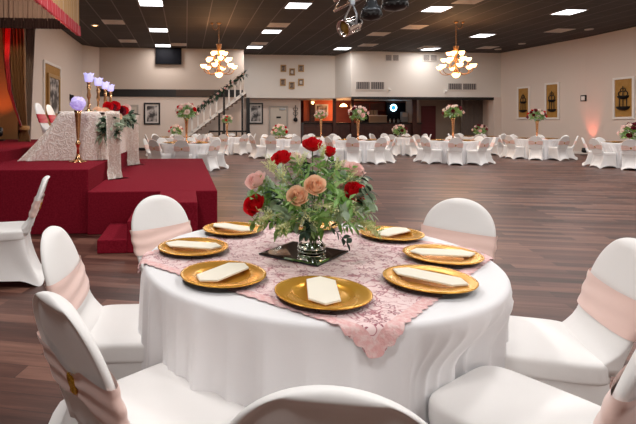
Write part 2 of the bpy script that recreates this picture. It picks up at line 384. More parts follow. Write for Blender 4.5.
def make_chair(name, label, sashmat='sash', buckle=True, group=None):
    t = thing(name, label, 'chair', group=group)
    # seat pad
    R = []
    for z, s in ((.395, .975), (.400, .995), (.41, 1.0), (.452, 1.0), (.460, .996), (.466, .985), (.471, .965), (.475, .93), (.479, .8), (.482, .6), (.484, .4), (.485, .15)):
        R.append([(se(2*PI*j/72, .222*s, .222*s, 5.5)[0], se(2*PI*j/72, .222*s, .222*s, 5.5)[1]+.01, z) for j in range(72)])
    bm = NB(); rings(bm, R, cap0=True, cap1=True); obj('seat', bm, 'spandex', t, True)
    # stretched skirt reaching the four feet
    n = 96; lv = 15; R = []
    for i in range(lv):
        v = i/(lv-1); ring = []
        for j in range(n):
            a = 2*PI*j/n+PI/4
            xs, ys = se(a, .219, .219, 5.5); ys += .01
            cr = abs(math.sin(2*(a)))**2.2          # 1 at the corners, 0 in the middle of a side
            rear = ys < 0
            fx, fy = se(a, .232, .0, 7)[0], (se(a, 1, .345 if rear else .235, 7)[1])
            vv = v**1.15 if not rear else v**1.5
            x = xs+(fx-xs)*vv; y = ys+(fy-ys)*vv
            pinch = .062*(1-cr)*math.sin(PI*min(1, v*1.02))**.8
            x *= 1-pinch*1.3*abs(x)/.22; y -= math.copysign(pinch, y)*(abs(y)/.25)
            zb = .075*(1-abs(math.sin(2*a))**.9)
            z = .41+(zb-.41)*v
            ring.append((x, y, z))
        R.append(ring)
    bm = NB(); rings(bm, R); obj('skirt', bm, 'spandex', t, True)
    # backrest
    zs = [.43+.25*i/9 for i in range(10)]+[.68+.22*math.sin(PI/2*i/24) for i in range(1, 25)]
    zs[-1] = .8999
    bm = NB(); rings(bm, [back_ring(z) for z in zs], cap0=True, cap1=True); obj('backrest', bm, 'spandex', t, True)
    # sash with folds, pinched at the rear
    n = 64; m = 13; R = []
    for i in range(m):
        v = i/(m-1); ring = []
        for j in range(n):
            a = 2*PI*j/n; rearc = max(0, -math.sin(a))*(1 if buckle else 0)
            x0 = math.cos(a)
            pin = sm(.30, .0, abs(x0)) if rearc > 0 else 0
            lo, hi = .575, .715
            hw = (hi-lo)/2*(1-.42*pin); mid = (lo+hi)/2-.01*pin
            z = mid-hw+2*hw*v
            fold = .0028*math.sin(v*PI*4.5+1.5*math.sin(a*2))
            w = half_w(z)+.008+fold; tt = .033+fold
            x, y = se(a, w, tt, 2.8)
            if y < 0: y += .010*(1-(x/w)**2)
            else: y += .012*(1-(x/w)**2)
            ring.append((x, back_y(z)+y, z))
        R.append(ring)
    bm = NB(); rings(bm, R); s = obj('sash', bm, sashmat, t, True)
    if buckle:
        bm = NB(); yy = back_y(.64)-.026; tilt = .155/.48
        R = []
        for k in range(20):
            a = 2*PI*k/20; cx0, cz0 = .013*math.cos(a), .028*math.sin(a)
            R.append([(cx0+.0065*math.cos(b)*math.cos(a), yy-cz0*tilt+.006*math.sin(b), .640+cz0+.0065*math.cos(b)*math.sin(a)) for b in [2*PI*q/8 for q in range(8)]])
        rings(bm, R, loop=True)
        box(bm, -.010, .010, yy-.003, yy+.006, .616, .664, .003)
        obj('buckle', bm, 'buckle', s, True, label='gold sequined buckle')
    return t

TC = c2w(.397, 2.20)                     # centre of the near table
TR = .772; TZ = .76
def face(pos, target):                   # rotation so local +Y points from pos to target
    d = Vector(target)-Vector(pos); return math.atan2(-d.x, d.y)
used = []
def put_chair(proto, loc, rz, label, group):
    if proto.name not in used:
        used.append(proto.name); proto.location = loc; proto.rotation_euler = (0, 0, rz); proto['label'] = label
        if group: proto['group'] = group
        return proto
    return dup(proto, loc, rz, label, group)
chairA = make_chair('banquet_chair', 'white', 'sash', True)
near_chairs = [  # cam-frame angle (deg), distance of seat centre from table centre, twist, label
 (183, .83, 0, 'white-covered chair with blush sash left of the near round table, facing right, seat tucked in'),
 (134, .88, 0, 'white-covered chair with blush sash behind near table, in front of the red carpeted steps'),
 (35, .93, 4, 'white-covered chair standing alone behind the right rear edge of the near round table'),
 (-12, .90, -4, 'white-covered chair right of the near table, its seat half hidden by the cloth, blush sash'),
 (-53, .88, -2, 'white-covered chair at the bottom right corner, cut off by the frame, seat against the cloth'),
 (-98.8, 1.022, 0, 'white-covered chair seen from behind at the bottom centre, only its rounded top showing'),
 (-132.5, .90, -5, 'nearest left white-covered chair seen from behind, blush sash held by a gold buckle'),
]
NEARANG = []
for a, d, tw, lab in near_chairs:
    r = math.radians(a); p = c2w(.397+d*math.cos(r), 2.20+d*math.sin(r))
    
    if a in (-53, -134): NEARANG.append((math.atan2(p.y-TC.y, p.x-TC.x), d))
    put_chair(chairA, p, face(p, TC)+math.radians(tw), lab, 'chairs around the near table')
p = c2w(-1.93, 4.14)
put_chair(chairA, p, PI/2+.20, 'white-covered chair at the left edge seen side-on, facing left, in front of the red platform', None)

# ------------------------------------------------------------------ near table: table, cloth, lace overlay
t = thing('round_table', 'large round banquet table hidden under the near white floor-length cloth', 'table', TC)
bm = NB(); lathe(bm, [(.0, .725), (.745, .725), (.755, .735), (.755, .748), (.745, .752), (0, .752)], 64, cap0=False, cap1=False); obj('tabletop', bm, 'brownband', t)
for k in range(4):
    a = PI/4+k*PI/2; bm = NB(); tube(bm, [(.42*math.cos(a), .42*math.sin(a), .725), (.5*math.cos(a), .5*math.sin(a), 0)], .016, 8); obj('leg', bm, 'grey', t)
def cloth_bm(R, dents=(), seed=1, n=300, amp=.022):
    rnd = random.Random(seed); ph = [rnd.uniform(0, 6.28) for _ in range(8)]
    bm = NB(); rs = [.001]+[R*k/10 for k in range(1, 10)]+[R-.02]
    R_ = [[(r*math.cos(2*PI*j/n), r*math.sin(2*PI*j/n), TZ) for j in range(n)] for r in rs]
    for k in range(1, 6):
        b = PI/2*k/5; R_.append([((R-.02+.02*math.sin(b))*math.cos(2*PI*j/n), (R-.02+.02*math.sin(b))*math.sin(2*PI*j/n), TZ-.02+.02*math.cos(b)) for j in range(n)])
    for k in range(1, 27):
        z = (TZ-.02)*(1-k/26)+.004; g = (1-z/TZ); ring = []
        for j in range(n):
            a = 2*PI*j/n
            f = math.sin(11*a+ph[0]+1.2*math.sin(3*a+ph[1]))*.4+(1-2*abs(math.sin(12*a+ph[2]+math.sin(5*a+ph[5]))))*.5+(1-2*abs(math.sin(21*a+ph[3]+1.5*math.sin(2*a))))*.4
            r = R+.004+.010*g+amp*g**.6*f
            for (da, dist) in dents:
                dd = (a-da+PI) % (2*PI)-PI
                want = dist-.222                                    # seat front, kept just outside the cloth
                x = abs(dd); m_ = sm(.56, .30, x)*sm(.74, .50, z)
                tgt = (want-.012)/max(.75, math.cos(dd))+amp*.6*f
                if tgt < r: r = r*(1-m_)+tgt*m_
            ring.append((r*math.cos(a), r*math.sin(a), z))
        R_.append(ring)
    rings(bm, R_, cap0=True); return bm
cl = obj('tablecloth', cloth_bm(TR, NEARANG, 3, 600, .046), 'linen', smooth=True); cl.location = TC
tag(cl, 'large white floor-length cloth on the near round table', 'tablecloth')
def drape(bm_pts, R, lift):
    pass
def lace_bm(half, rot, R, lift=.004, ox=0, oy=0, n=70, sc=True):
    """square overlay lying on the disc and hanging over its rim"""
    bm = NB(); P = []
    for i in range(n+1):
        row = []
        for j in range(n+1):
            u, v = (i/n*2-1)*half, (j/n*2-1)*half
            if sc:
                e = .010*abs(math.sin(i*PI*18/n)); f = .010*abs(math.sin(j*PI*18/n))
                if j in (0, n): v += math.copysign(e, v)
                if i in (0, n): u += math.copysign(f, u)
            x = u*math.cos(rot)-v*math.sin(rot)+ox; y = u*math.sin(rot)+v*math.cos(rot)+oy
            r = math.hypot(x, y); a = math.atan2(y, x); Rr = R+.006
            if r < Rr-.02: q = (x, y, TZ+lift+.001*math.sin(u*40)*math.sin(v*37))
            else:
                e = r-(Rr-.02); fil = .02*PI/2
                if e < fil: b = e/.02; rr, z = Rr-.02+.022*math.sin(b), TZ-.02+.02*math.cos(b)+lift
                else: rr, z = Rr+.004+.10*(e-fil)+.004*math.sin(a*60), TZ-.02-(e-fil)
                q = (rr*math.cos(a), rr*math.sin(a), z)
            row.append(q)
        P.append(row)
    sheet(bm, P); return bm
LRot = PI/4-YAW+math.radians(2.5)
d = c2w(.395-.397, 2.175-2.20)
lo = obj('lace_overlay', lace_bm(.592, LRot, TR+.008, .004, d.x, d.y, 110), 'lace', smooth=True); lo.location = TC
# hem band as part: four scalloped strips
tag(lo, 'square pink lace overlay lying diagonally on the near white tablecloth', 'table overlay')
def hem_bm(half, rot, R, lift, ox, oy, wd=.035, n=120):
    bm = NB()
    for s in range(4):
        P = []
        for i in range(n+1):
            row = []
            for k in range(4):
                u = (i/n*2-1)*half*1.0; v = half-wd+k/3*(wd+.014*abs(math.sin(i*PI*26/n)))
                a0 = rot+s*PI/2
                x = u*math.cos(a0)-v*math.sin(a0)+ox; y = u*math.sin(a0)+v*math.cos(a0)+oy
                r = math.hypot(x, y); a = math.atan2(y, x); Rr = R+.007
                if r < Rr-.02: q = (x, y, TZ+lift)
                else:
                    e = r-(Rr-.02); fil = .02*PI/2
                    if e < fil: b = e/.02; rr, z = Rr-.02+.022*math.sin(b), TZ-.02+.02*math.cos(b)+lift
                    else: rr, z = Rr+.005+.10*(e-fil)+.004*math.sin(a*60), TZ-.02-(e-fil)
                    q = (rr*math.cos(a), rr*math.sin(a), z)
                row.append(q)
            P.append(row)
        sheet(bm, P)
    return bm
obj('scalloped_hem', hem_bm(.592, LRot, TR+.008, .006, d.x, d.y), 'lacehem', lo, True)

# ------------------------------------------------------------------ chargers and folded napkins
def make_charger():
    t = thing('charger_plate', 'gold', 'plate')
    pr = [(.001, .006), (.085, .006), (.098, .008), (.104, .014), (.112, .0175), (.150, .0215), (.162, .0225), (.165, .021), (.164, .0185), (.11, .013), (.10, .004), (.085, .0005), (.001, .0005)]
    bm = NB(); lathe(bm, pr[:9], 72, cap0=True, cap1=False); obj('dish', bm, 'gold', t, True)
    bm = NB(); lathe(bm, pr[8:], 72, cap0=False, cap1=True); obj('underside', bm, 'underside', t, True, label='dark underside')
    return t
charger = make_charger()
def make_napkin():
    pts = [(0, .138), (.052, .098), (.052, -.098), (0, -.138), (-.052, -.098), (-.052, .098)]
    bm = NB(); prism(bm, pts, 0, .003); prism(bm, [(x*.985, y*.985) for x, y in pts], .0033, .006)
    bmesh.ops.bevel(bm, geom=list(bm.edges), offset=.0006, segments=1, affect='EDGES')
    return obj('folded_napkin', bm, 'napkin')
napkin = make_napkin()
plates = {0: 'nearest gold charger plate, at the front of the near table', 1: 'gold charger plate left of the nearest one on the near table',
 2: 'gold charger plate at the left edge of the near table', 3: 'gold charger plate at the back left of the near table, beside the red roses',
 4: 'gold charger plate hidden behind the flowers of the near table', 5: 'gold charger plate at the back right of the near table, beside the flowers',
 6: 'gold charger plate at the right rear edge of the near table', 7: 'gold charger plate at the right front of the near table'}
fit = {0: (.024, .015-.0), 1: (.020, -.004), 2: (-.007, -.005), 3: (-.023, .009), 7: (-.011+.014, .002), 6: (.003, .026), 5: (-.006, -.014), 4: (.0, 0)}
jit = {3: (-.023, .009), 2: (-.007, -.005), 1: (.020, -.004), 0: (-.011, .002), 7: (.003, .026), 6: (-.006, -.014), 5: (.024, -.015), 4: (0, 0)}
naprot = {0: 0, 1: 12, 2: -8, 3: 12, 4: 0, 5: 0, 6: 0, 7: 8}
for k in range(8):
    a = -.112-PI/2-k*PI/4; xc = .397+.556*math.cos(a)+jit[k][0]; yc = 2.199+.556*math.sin(a)+jit[k][1]
    loc = c2w(xc, yc, TZ+.0065)
    if k == 0: o = charger; o.location = loc; o['label'] = plates[k]; o['group'] = 'gold chargers on the near table'
    else: o = dup(charger, loc, 0, plates[k], 'gold chargers on the near table')
    q = napkin if k == 0 else napkin.copy()
    if k: C.objects.link(q)
    q.location = loc+Vector((0, 0, .0195)) if False else loc+Vector((0, 0, .0225)); q.rotation_euler = (0, 0, face(loc, TC)+math.radians(naprot[k]))
    tag(q, 'napkin on '+plates[k].replace('gold charger plate','plate').replace('gold charger','plate').replace(', at the front of the near table','').replace(' on the near table',''), 'napkin', 'ivory napkins on the near table')
charger_first = charger

# ------------------------------------------------------------------ roses and leaves
def rose_bm(R, seed=0, layers=5, nu=6, nv=6, bud=False):
    rnd = random.Random(seed); bm = NB()
    # petals, radius, top height, closing of the tip, outward curl
    spec = [(2, .13, 1.12, .80, 0), (3, .25, 1.12, .60, .02), (3, .39, 1.08, .38, .06), (4, .55, .98, .22, .06), (5, .72, .92, .10, .12), (5, .86, .80, .0, .22)]
    if bud: spec = spec[:5]
    if layers == 3: spec = [spec[1], spec[3], spec[5]]
    for li, (n, rr, hh, close, curl) in enumerate(spec):
        for k in range(n):
            ph = 2*PI*k/n+li*1.3+rnd.uniform(-.2, .2); span = PI/n*1.45; P = []
            jr = rnd.uniform(.93, 1.08); jh = rnd.uniform(.92, 1.05)
            for i in range(nv+1):
                v = i/nv; row = []
                for j in range(nu+1):
                    u = j/nu*2-1
                    edge = 1-.30*abs(u)**2.5*v
                    prof = .25+.85*math.sin(min(1, v*1.25)*PI/2)**.75
                    rad = R*rr*jr*prof*(1+.14*u)*(1-close*max(0, v-.45)/.55) + R*curl*max(0, v-.55)/.45*(1-.2*u*u)
                    rad += R*.02*math.sin(3*u+k)*v
                    z = R*(1.5*hh*jh*v*edge-curl*1.1*max(0, v-.72)/.28*.5)-.65*R
                    row.append((rad*math.cos(ph+u*span), rad*math.sin(ph+u*span), z))
                P.append(row)
            sheet(bm, P)
    return bm
def leaf(bm, base, d, length, width, droop=.2, roll=0, nseg=4):
    d = Vector(d).normalized(); side = d.cross(Vector((0, 0, 1)))
    if side.length < .05: side = Vector((1, 0, 0))
    side.normalize(); side = Matrix.Rotation(roll, 3, d) @ side; nrm = side.cross(d)
    P = []
    for i in range(nseg+1):
        v = i/nseg; w = width*math.sin(PI*min(.985, max(.04, v))**.85)*.5
        c = Vector(base)+d*length*v-Vector((0, 0, 1))*droop*length*v*v
        P.append([c-side*w+nrm*w*.25, c, c+side*w+nrm*w*.25])
    sheet(bm, P)
def rose_obj(name, R, m, parent, loc, d, seed, layers=5, bud=False, mesh=None):
    if mesh is None:
        o = obj(name, rose_bm(R, seed, layers, bud=bud, nu=6 if layers == 5 else 3, nv=6 if layers == 5 else 3), m, parent, True)
    else: o = bpy.data.objects.new(name, mesh); C.objects.link(o); o.parent = parent
    o.location = loc; o.rotation_mode = 'QUATERNION'; o.rotation_quaternion = Vector(d).to_track_quat('Z', 'Y')
    return o

# mirror tile and vase
MC = c2w(.352, 2.222)
mt = thing('mirror_tile', 'square mirror tile under the glass vase on the near table', 'mirror', (MC.x, MC.y, TZ+.006), -YAW+math.radians(38))
p0 = [PZ(258.9, 254.6, .772), PZ(319, 267, .772), PZ(348.5, 249.3, .772), PZ(290.7, 240.5, .772)]
mt.rotation_euler[2] = math.atan2(p0[1].y-p0[0].y, p0[1].x-p0[0].x)
mc = sum(p0, Vector())/4; mt.location = (mc.x, mc.y, TZ+.0065); MC = mc
hs = .148
bm = NB(); box(bm, -hs, hs, -hs, hs, 0, .006); obj('glass_backing', bm, 'mirroredge', mt)
bm = NB(); P = [(-hs, -hs), (hs, -hs), (hs, hs), (-hs, hs)]; a = [bm.verts.new((x, y, .0062)) for x, y in P]; b = [bm.verts.new((x*.9, y*.9, .0085)) for x, y in P]
bm.faces.new(b)
for i in range(4): bm.faces.new((a[i], a[(i+1) % 4], b[(i+1) % 4], b[i]))
obj('mirror_face', bm, 'mirror', mt)
VC = c2w((311.5-228)/482*2.19, 2.19); VZ = TZ+.0155
vs = thing('glass_vase', 'clear glass vase with a squat bulb base holding the near centrepiece', 'vase', (VC.x, VC.y, VZ))
prof = [(.046, 0), (.060, .006), (.064, .022), (.060, .038), (.046, .052), (.030, .066), (.021, .082), (.020, .100), (.026, .120), (.036, .140), (.044, .155)]
inner = [(r-.0035, z+(.006 if i == 0 else 0)) for i, (r, z) in enumerate(prof)][::-1]
bm = NB(); lathe(bm, prof+inner, 40); obj('glass_body', bm, 'glass', vs, True)
bm = NB(); lathe(bm, [(.0610+.002*math.sin(PI*k/2), z) for k, z in enumerate((.006, .012, .018, .024, .030, .036))], 40, cap0=False, cap1=False); obj('ribbed_band', bm, 'glass', vs, True)

# near flower arrangement
FC = c2w((313-228)/482*2.19, 2.19)
fa = thing('flower_arrangement', 'large near centrepiece of red, pink and peach roses in the glass vase', 'flowers', (FC.x, FC.y, .93))
FO = Vector((FC.x, FC.y, .93))
stem_pts = []
def loc_of(px, py, yc): return PC(px, py, yc)-FO
# (px, py, yc, material, radius, kind, label)
roses = [(254.8, 206, 2.10, 'rred', .046, 0, 'dark red rose drooping at the lower left'), (256.4, 181, 2.16, 'rpink', .045, 0, 'pale pink rose at the left'),
 (282, 158.5, 2.18, 'rred', .044, 0, 'red rose at the upper left'), (294, 159.5, 2.28, 'rwhite', .042, 0, 'blush white rose beside the upper left red one'),
 (312.5, 145.5, 2.22, 'rred', .045, 0, 'topmost red rose'), (329.5, 152.8, 2.22, 'rred', .033, 1, 'red rosebud right of the topmost rose'),
 (354.5, 171, 2.20, 'rpink', .045, 0, 'pale pink rose at the right'), (355.5, 193.5, 2.08, 'rred', .050, 0, 'red rose at the right'),
 (297.5, 197, 1.95, 'rpeach', .047, 0, 'peach rose at the front left'), (314.8, 186.5, 1.95, 'rpeach', .048, 0, 'peach rose at the front right'),
 (338, 186, 2.10, 'rpink', .024, 1, 'small pink bud'), (345, 165, 2.5, 'rwhite', .03, 1, None)]
rnd = random.Random(7)
stems = NB()
for i, (px, py, yc, m, R, bud, lab) in enumerate(roses):
    L = loc_of(px, py, yc); dirv = Vector((L.x, L.y, L.z*.7+.03)).normalized()
    camdir = (Vector((0, 0, H))-(FO+L)).normalized()
    dirv = (dirv*.8+camdir*(.8 if m != 'rpeach' else 1.0)+Vector((0, 0, .75))).normalized()
    o = rose_obj('rose', R*((.80 if m == 'rpeach' else .92) if not bud else .95), m, fa, L, dirv, 30+i, 5, bool(bud))
    if lab: o['label'] = lab
    tube(stems, bez((rnd.uniform(-.02, .02), rnd.uniform(-.02, .02), -.10), (0, 0, .0), L*.55-dirv*.03, L-dirv*R*.5, 8), .0028, 6)
    for k in range(4):
        a = k*PI/2+i; leaf(stems, L-dirv*R*.55, dirv*.6+Vector((math.cos(a), math.sin(a), -.1)), .04, .016, -.1)
for k in range(7):
    a = k*.9; tube(stems, [(.018*math.cos(a), .018*math.sin(a), -.138), (.010*math.cos(a+1), .010*math.sin(a+1), -.07), (.03*math.cos(a+2), .03*math.sin(a+2), .02)], .0028, 6)
obj('stems', stems, 'stem', fa, True)
eu, gr, dk, sg = NB(), NB(), NB(), NB()
def inball():
    while True:
        v = Vector((rnd.uniform(-1, 1), rnd.uniform(-1, 1), rnd.uniform(-.75, 1)))
        if .25 < v.length < 1: return v
camv = Vector((0, 0, H))-FO; camv.z = 0; camv.normalize()
for k in range(150):
    v = inball(); p = Vector((v.x*.245, v.y*.245, v.z*.145+.075))
    dv = Vector((p.x, p.y, p.z+.03)).normalized()
    tgt = [eu, gr, eu, gr, gr][k % 5] if k % 10 else dk
    # a sprig with leaves in pairs
    tip = p+dv*.07
    tube(tgt, [p-dv*.05, p, tip], .0013, 4)
    for q in range(5):
        b = p+dv*(.07*(q/4)-.01); a = rnd.uniform(0, 6.28)
        sd = dv.orthogonal(); sd.rotate(Matrix.Rotation(a, 3, dv).to_quaternion())
        for s in (1, -1):
            if tgt is eu: leaf(tgt, b, dv*.5+sd*s, rnd.uniform(.034, .046), rnd.uniform(.024, .032), .15, rnd.uniform(-.9, .9))
            elif tgt is gr: leaf(tgt, b, dv*.8+sd*s, rnd.uniform(.036, .055), rnd.uniform(.015, .022), .2, rnd.uniform(-.9, .9))
            else: leaf(tgt, b, dv*.6+sd*s, rnd.uniform(.036, .05), rnd.uniform(.022, .03), .2, rnd.uniform(-.9, .9))
# feathery pale sprigs (left shoulder, centre, right lower, upper right)
for (px, py, yc, dx, dz, n) in [(275, 172, 2.1, -.4, .7, 10), (283, 178, 2.02, -.2, .5, 8), (300, 168, 2.1, 0, .9, 12), (322, 160, 2.15, .1, 1, 10), (335, 172, 2.1, .4, .7, 8), (275, 215, 2.0, -.7, 0, 12), (268, 220, 2.05, -.9, -.3, 10), (290, 222, 1.98, -.3, -.4, 10),
        (358, 222, 2.05, .9, -.25, 16), (366, 226, 2.1, .9, -.5, 14), (340, 212, 2.0, .6, .1, 12), (322, 206, 1.93, .2, .1, 8), (345, 182, 2.1, .6, .4, 6), (305, 213, 1.95, 0, -.2, 8)]:
    b = loc_of(px, py, yc)
    for k in range(n):
        dv = Vector((dx*ca+rnd.uniform(-.45, .45), -dx*sa+rnd.uniform(-.5, .4)-.1, dz+rnd.uniform(-.35, .35))).normalized(); Ln = rnd.uniform(.04, .085)
        tube(sg, [b-dv*.04, b+dv*Ln], .0009, 4)
        for q in range(9):
            c0 = b+dv*Ln*(.25+.75*q/8); sd = dv.orthogonal(); sd.rotate(Matrix.Rotation(rnd.uniform(0, 6.28), 3, dv).to_quaternion())
            leaf(sg, c0, dv*.7+sd, .013, .0055, 0, 0, 2)
# trailing sprigs at lower right and lower left
for (pts, tgt, n) in [([(345, 212, 2.1), (365, 222, 2.1), (378, 232, 2.12)], gr, 9), ([(340, 205, 2.05), (358, 214, 2.0), (372, 214, 2.0)], eu, 7), ([(285, 215, 2.05), (270, 224, 2.05), (262, 226, 2.05)], gr, 6),
        ([(325, 222, 2.1), (338, 232, 2.12), (347, 243, 2.15)], dk, 4), ([(260, 213, 2.1), (255, 220, 2.08), (252, 224, 2.08)], gr, 5), ([(305, 215, 1.97), (309, 226, 1.96), (307, 230, 1.96)], dk, 4), ([(297, 220, 1.98), (292, 228, 1.98), (282, 230, 1.98)], gr, 6)]:
    P = [loc_of(*p) for p in pts]; cv = bez(P[0], P[0]*.5+P[1]*.5, P[1]*.5+P[2]*.5, P[2], n); tube(tgt, cv, .0013, 4)
    for q, c0 in enumerate(cv[1:]):
        dv = (cv[q+1]-cv[q]).normalized()
        for s in (1, -1):
            sd = Vector((rnd.uniform(-.3, .3), rnd.uniform(-.8, .2), s*.8)); leaf(tgt, c0, dv*.7+sd, rnd.uniform(.030, .042), rnd.uniform(.016, .026), .1, rnd.uniform(-.8, .8))
for nm, b_, m_, lab in (('eucalyptus_leaves', eu, 'euca', 'grey-green rounded leaves'), ('rose_leaves', gr, 'leaf', 'bright green pointed leaves'), ('dark_leaves', dk, 'deep', 'very dark green leaves'), ('filler_sprigs', sg, 'sprig', 'pale yellow-green feathery sprigs')):
    o = obj(nm, b_, m_, fa, True, label=lab); o['kind'] = 'stuff'

# ------------------------------------------------------------------ distant round tables
rose_meshes = {}
def small_rose_mesh(m):
    if m not in rose_meshes:
        me = bpy.data.meshes.new('rose'); bm = rose_bm(1, 5, 3, 3, 3); bm.to_mesh(me); bm.free(); me.materials.append(M[m]); me.polygons.foreach_set('use_smooth', [True]*len(me.polygons)); rose_meshes[m] = me
    return rose_meshes[m]
def ball_bm(R, flat, n, seed, lo=-.5):
    r2 = random.Random(seed); bm = NB()
    for k in range(n):
        while True:
            v = Vector((r2.uniform(-1, 1), r2.uniform(-1, 1), r2.uniform(lo, 1)))
            if .3 < v.length < 1: break
        p = Vector((v.x*R, v.y*R, v.z*R*flat)); leaf(bm, p*.7, v+Vector((0, 0, .1)), R*r2.uniform(.35, .55), R*r2.uniform(.16, .28), .25, r2.uniform(-1, 1), 2)
    return bm
def bouquet(R, flat, cols, seed, label, loc, rz, group, name='flower_arrangement', nr=17, leafmat='leaf', rs=.175):
    t = thing(name, label, 'flowers', loc, rz, group); r2 = random.Random(seed)
    o = obj('foliage', ball_bm(R*.86, flat, 150, seed), leafmat, t, True); o['kind'] = 'stuff'
    o2 = obj('pale_leaves', ball_bm(R*.84, flat, 60, seed+9), 'euca', t, True); o2['kind'] = 'stuff'
    for k in range(nr):
        a = 2.4*k+r2.uniform(-.2, .2); el = -.15+1.5*(k+.5)/nr; v = Vector((math.cos(a)*math.cos(el), math.sin(a)*math.cos(el), math.sin(el)))
        m = cols[k % len(cols)]
        q = rose_obj('rose', 1, m, t, Vector((v.x*R*.95, v.y*R*.95, v.z*R*flat)), v, 0, mesh=small_rose_mesh(m)); q.scale = (R*rs*r2.uniform(.85, 1.15),)*3
    return t
def stand(height, label, loc, group):
    t = thing('trumpet_stand', label, 'flower stand', loc, 0, group)
    bm = NB(); lathe(bm, [(.11, 0), (.11, .012), (.075, .022), (.035, .04), (.027, .06), (.045, .075), (.027, .09), (.03, .12)], 20); obj('foot', bm, 'goldstand', t, True)
    bm = NB(); lathe(bm, [(.028, .12), (.034, height*.4), (.046, height*.7), (.060, height*.9), (.080, height), (.07, height)], 20); obj('trumpet', bm, 'goldstand', t, True)
    return t
cloth_far = None; lace_far = None
CLK = {270: 'near', 315: 'near right', 0: 'right', 45: 'far right', 90: 'far', 135: 'far left', 180: 'left', 225: 'near left'}
RW = ['rwhite', 'rred', 'rwhite', 'rpink']
# name, px, yc, phase, centrepiece ('tall' height | 'low'), colours, description
tables = [
 ('right behind the red platform', 186.5, 14.7, 0, .76, RW, 1.0),
 ('under the foot of the staircase', 176, 20.5, 10, 0, RW, .9),
 ('at the middle of the staircase', 227, 21.8, -8, .62, RW, .8),
 ('before the cream door under the balcony', 280, 19.3, 22.5, 0, RW, 1.0),
 ('in front of the orange end of the bar', 321, 20.6, 8, .80, ['rwhite', 'rpink'], .8),
 ('at the bar, left of the blue clock', 358, 17.2, 22.5, .74, ['rpink', 'rwhite', 'rburg', 'rpink'], 1.05),
 ('directly below the blue clock', 399.5, 21.2, 12, 0, ['rpink', 'rwhite', 'rburg'], .95),
 ('in front of the dark red door', 453, 16.8, 22.5, .80, ['rwhite', 'rburg', 'rpink'], .98),
 ('farthest right in the recess corner', 480, 21.6, 15, 0, ['rburg', 'rpink'], .95),
 ('below the two left gold panels', 537, 18.8, 10, .72, ['rburg', 'rred', 'rwhite', 'rburg'], .95),
 ('at the right edge of the picture', 634, 14.8, 2, 0, ['rburg', 'rwhite', 'rpink', 'rburg'], 1.15),
]
RF = .80
tproto = None
ch_far = None
for ti, (desc, px, yc, ph, hgt, cols, fs) in enumerate(tables):
    c = G(px, yc)
    if tproto is None:
        tproto = thing('round_table', '', 'table', c, 0, 'distant round tables')
        bm = NB(); lathe(bm, [(0, .725), (.77, .725), (.77, .75), (0, .75)], 40, cap0=False, cap1=False); obj('tabletop', bm, 'brownband', tproto)
        for k in range(4):
            a = PI/4+k*PI/2; bm = NB(); tube(bm, [(.42*math.cos(a), .42*math.sin(a), .725), (.5*math.cos(a), .5*math.sin(a), 0)], .016, 8); obj('leg', bm, 'grey', tproto)
        tproto['label'] = 'round table '+desc
        cf = obj('tablecloth', cloth_bm(RF, [(PI/4*k, .94) for k in range(8)], 11, 240, .03), 'linen', smooth=True)
        lf = obj('lace_overlay', lace_bm(.60, .3, RF+.02, .004, 0, 0, 30, False), 'lace', smooth=True)
    else:
        dup(tproto, c, 0, 'round table '+desc, 'distant round tables')
        cf = cf.copy(); C.objects.link(cf); lf = lf.copy(); C.objects.link(lf)
    cf.location = c; cf.rotation_euler = (0, 0, math.radians(ph)-YAW); tag(cf, 'white cloth on the table '+desc, 'tablecloth', 'white cloths on the distant tables')
    lf.location = c; lf.rotation_euler = (0, 0, ti*.9); tag(lf, 'pink overlay on the table '+desc, 'table overlay', 'pink overlays on the distant tables')
    for k in range(8):
        deg = 270+ph+45*k; r = math.radians(deg)
        dist = .94; p = c+c2w(dist*math.cos(r), dist*math.sin(r))
        q = min(CLK, key=lambda z: abs((deg-ph-z+180) % 360-180)) if ph < 22 else None
        w8 = CLK[q] if q is not None else {270: 'near, right of centre,', 315: 'right, nearer,', 0: 'right, farther,', 45: 'far, right of centre,', 90: 'far, left of centre,', 135: 'left, farther,', 180: 'left, nearer,', 225: 'near, left of centre,'}[int(round(deg-ph)) % 360]
        put_chair(chairA, p, face(p, c)+math.radians(((k*37+ti*11) % 13)-6), 'white '+w8+' chair, table '+desc, 'chairs around the distant tables')
        pp = c+c2w(.58*math.cos(r), .58*math.sin(r)); pp.z = TZ+.0065
        dup(charger, pp, 0, 'gold charger on the table '+desc, 'gold chargers on the table '+desc)
    g2 = 'centrepieces of the distant tables'
    colw = 'red and white' if cols is RW else ('pink and white' if 'rburg' not in cols else ('burgundy and pink' if 'rwhite' not in cols else 'burgundy and white'))
    if hgt:
        stand(hgt, 'tall gold flower stand '+desc, (c.x, c.y, TZ+.006), 'tall gold stands')
        bouquet(.35*fs, .78, cols, 50+ti, colw+' roses, tall stand '+desc, (c.x, c.y, TZ+.006+hgt+.16*fs), ti, g2, leafmat='leaf')
    else:
        bm = NB(); lathe(bm, [(.06, 0), (.09, .05), (.11, .10), (.10, .10)], 20)
        v = obj('flower_bowl', bm, 'glass', smooth=True); v.location = (c.x, c.y, TZ+.006); tag(v, 'glass flower bowl on table '+desc, 'bowl', 'glass bowls')
        bouquet(.34*fs, .80, cols, 50+ti, 'low '+colw+' roses, '+desc, (c.x, c.y, TZ+.27), ti, g2)

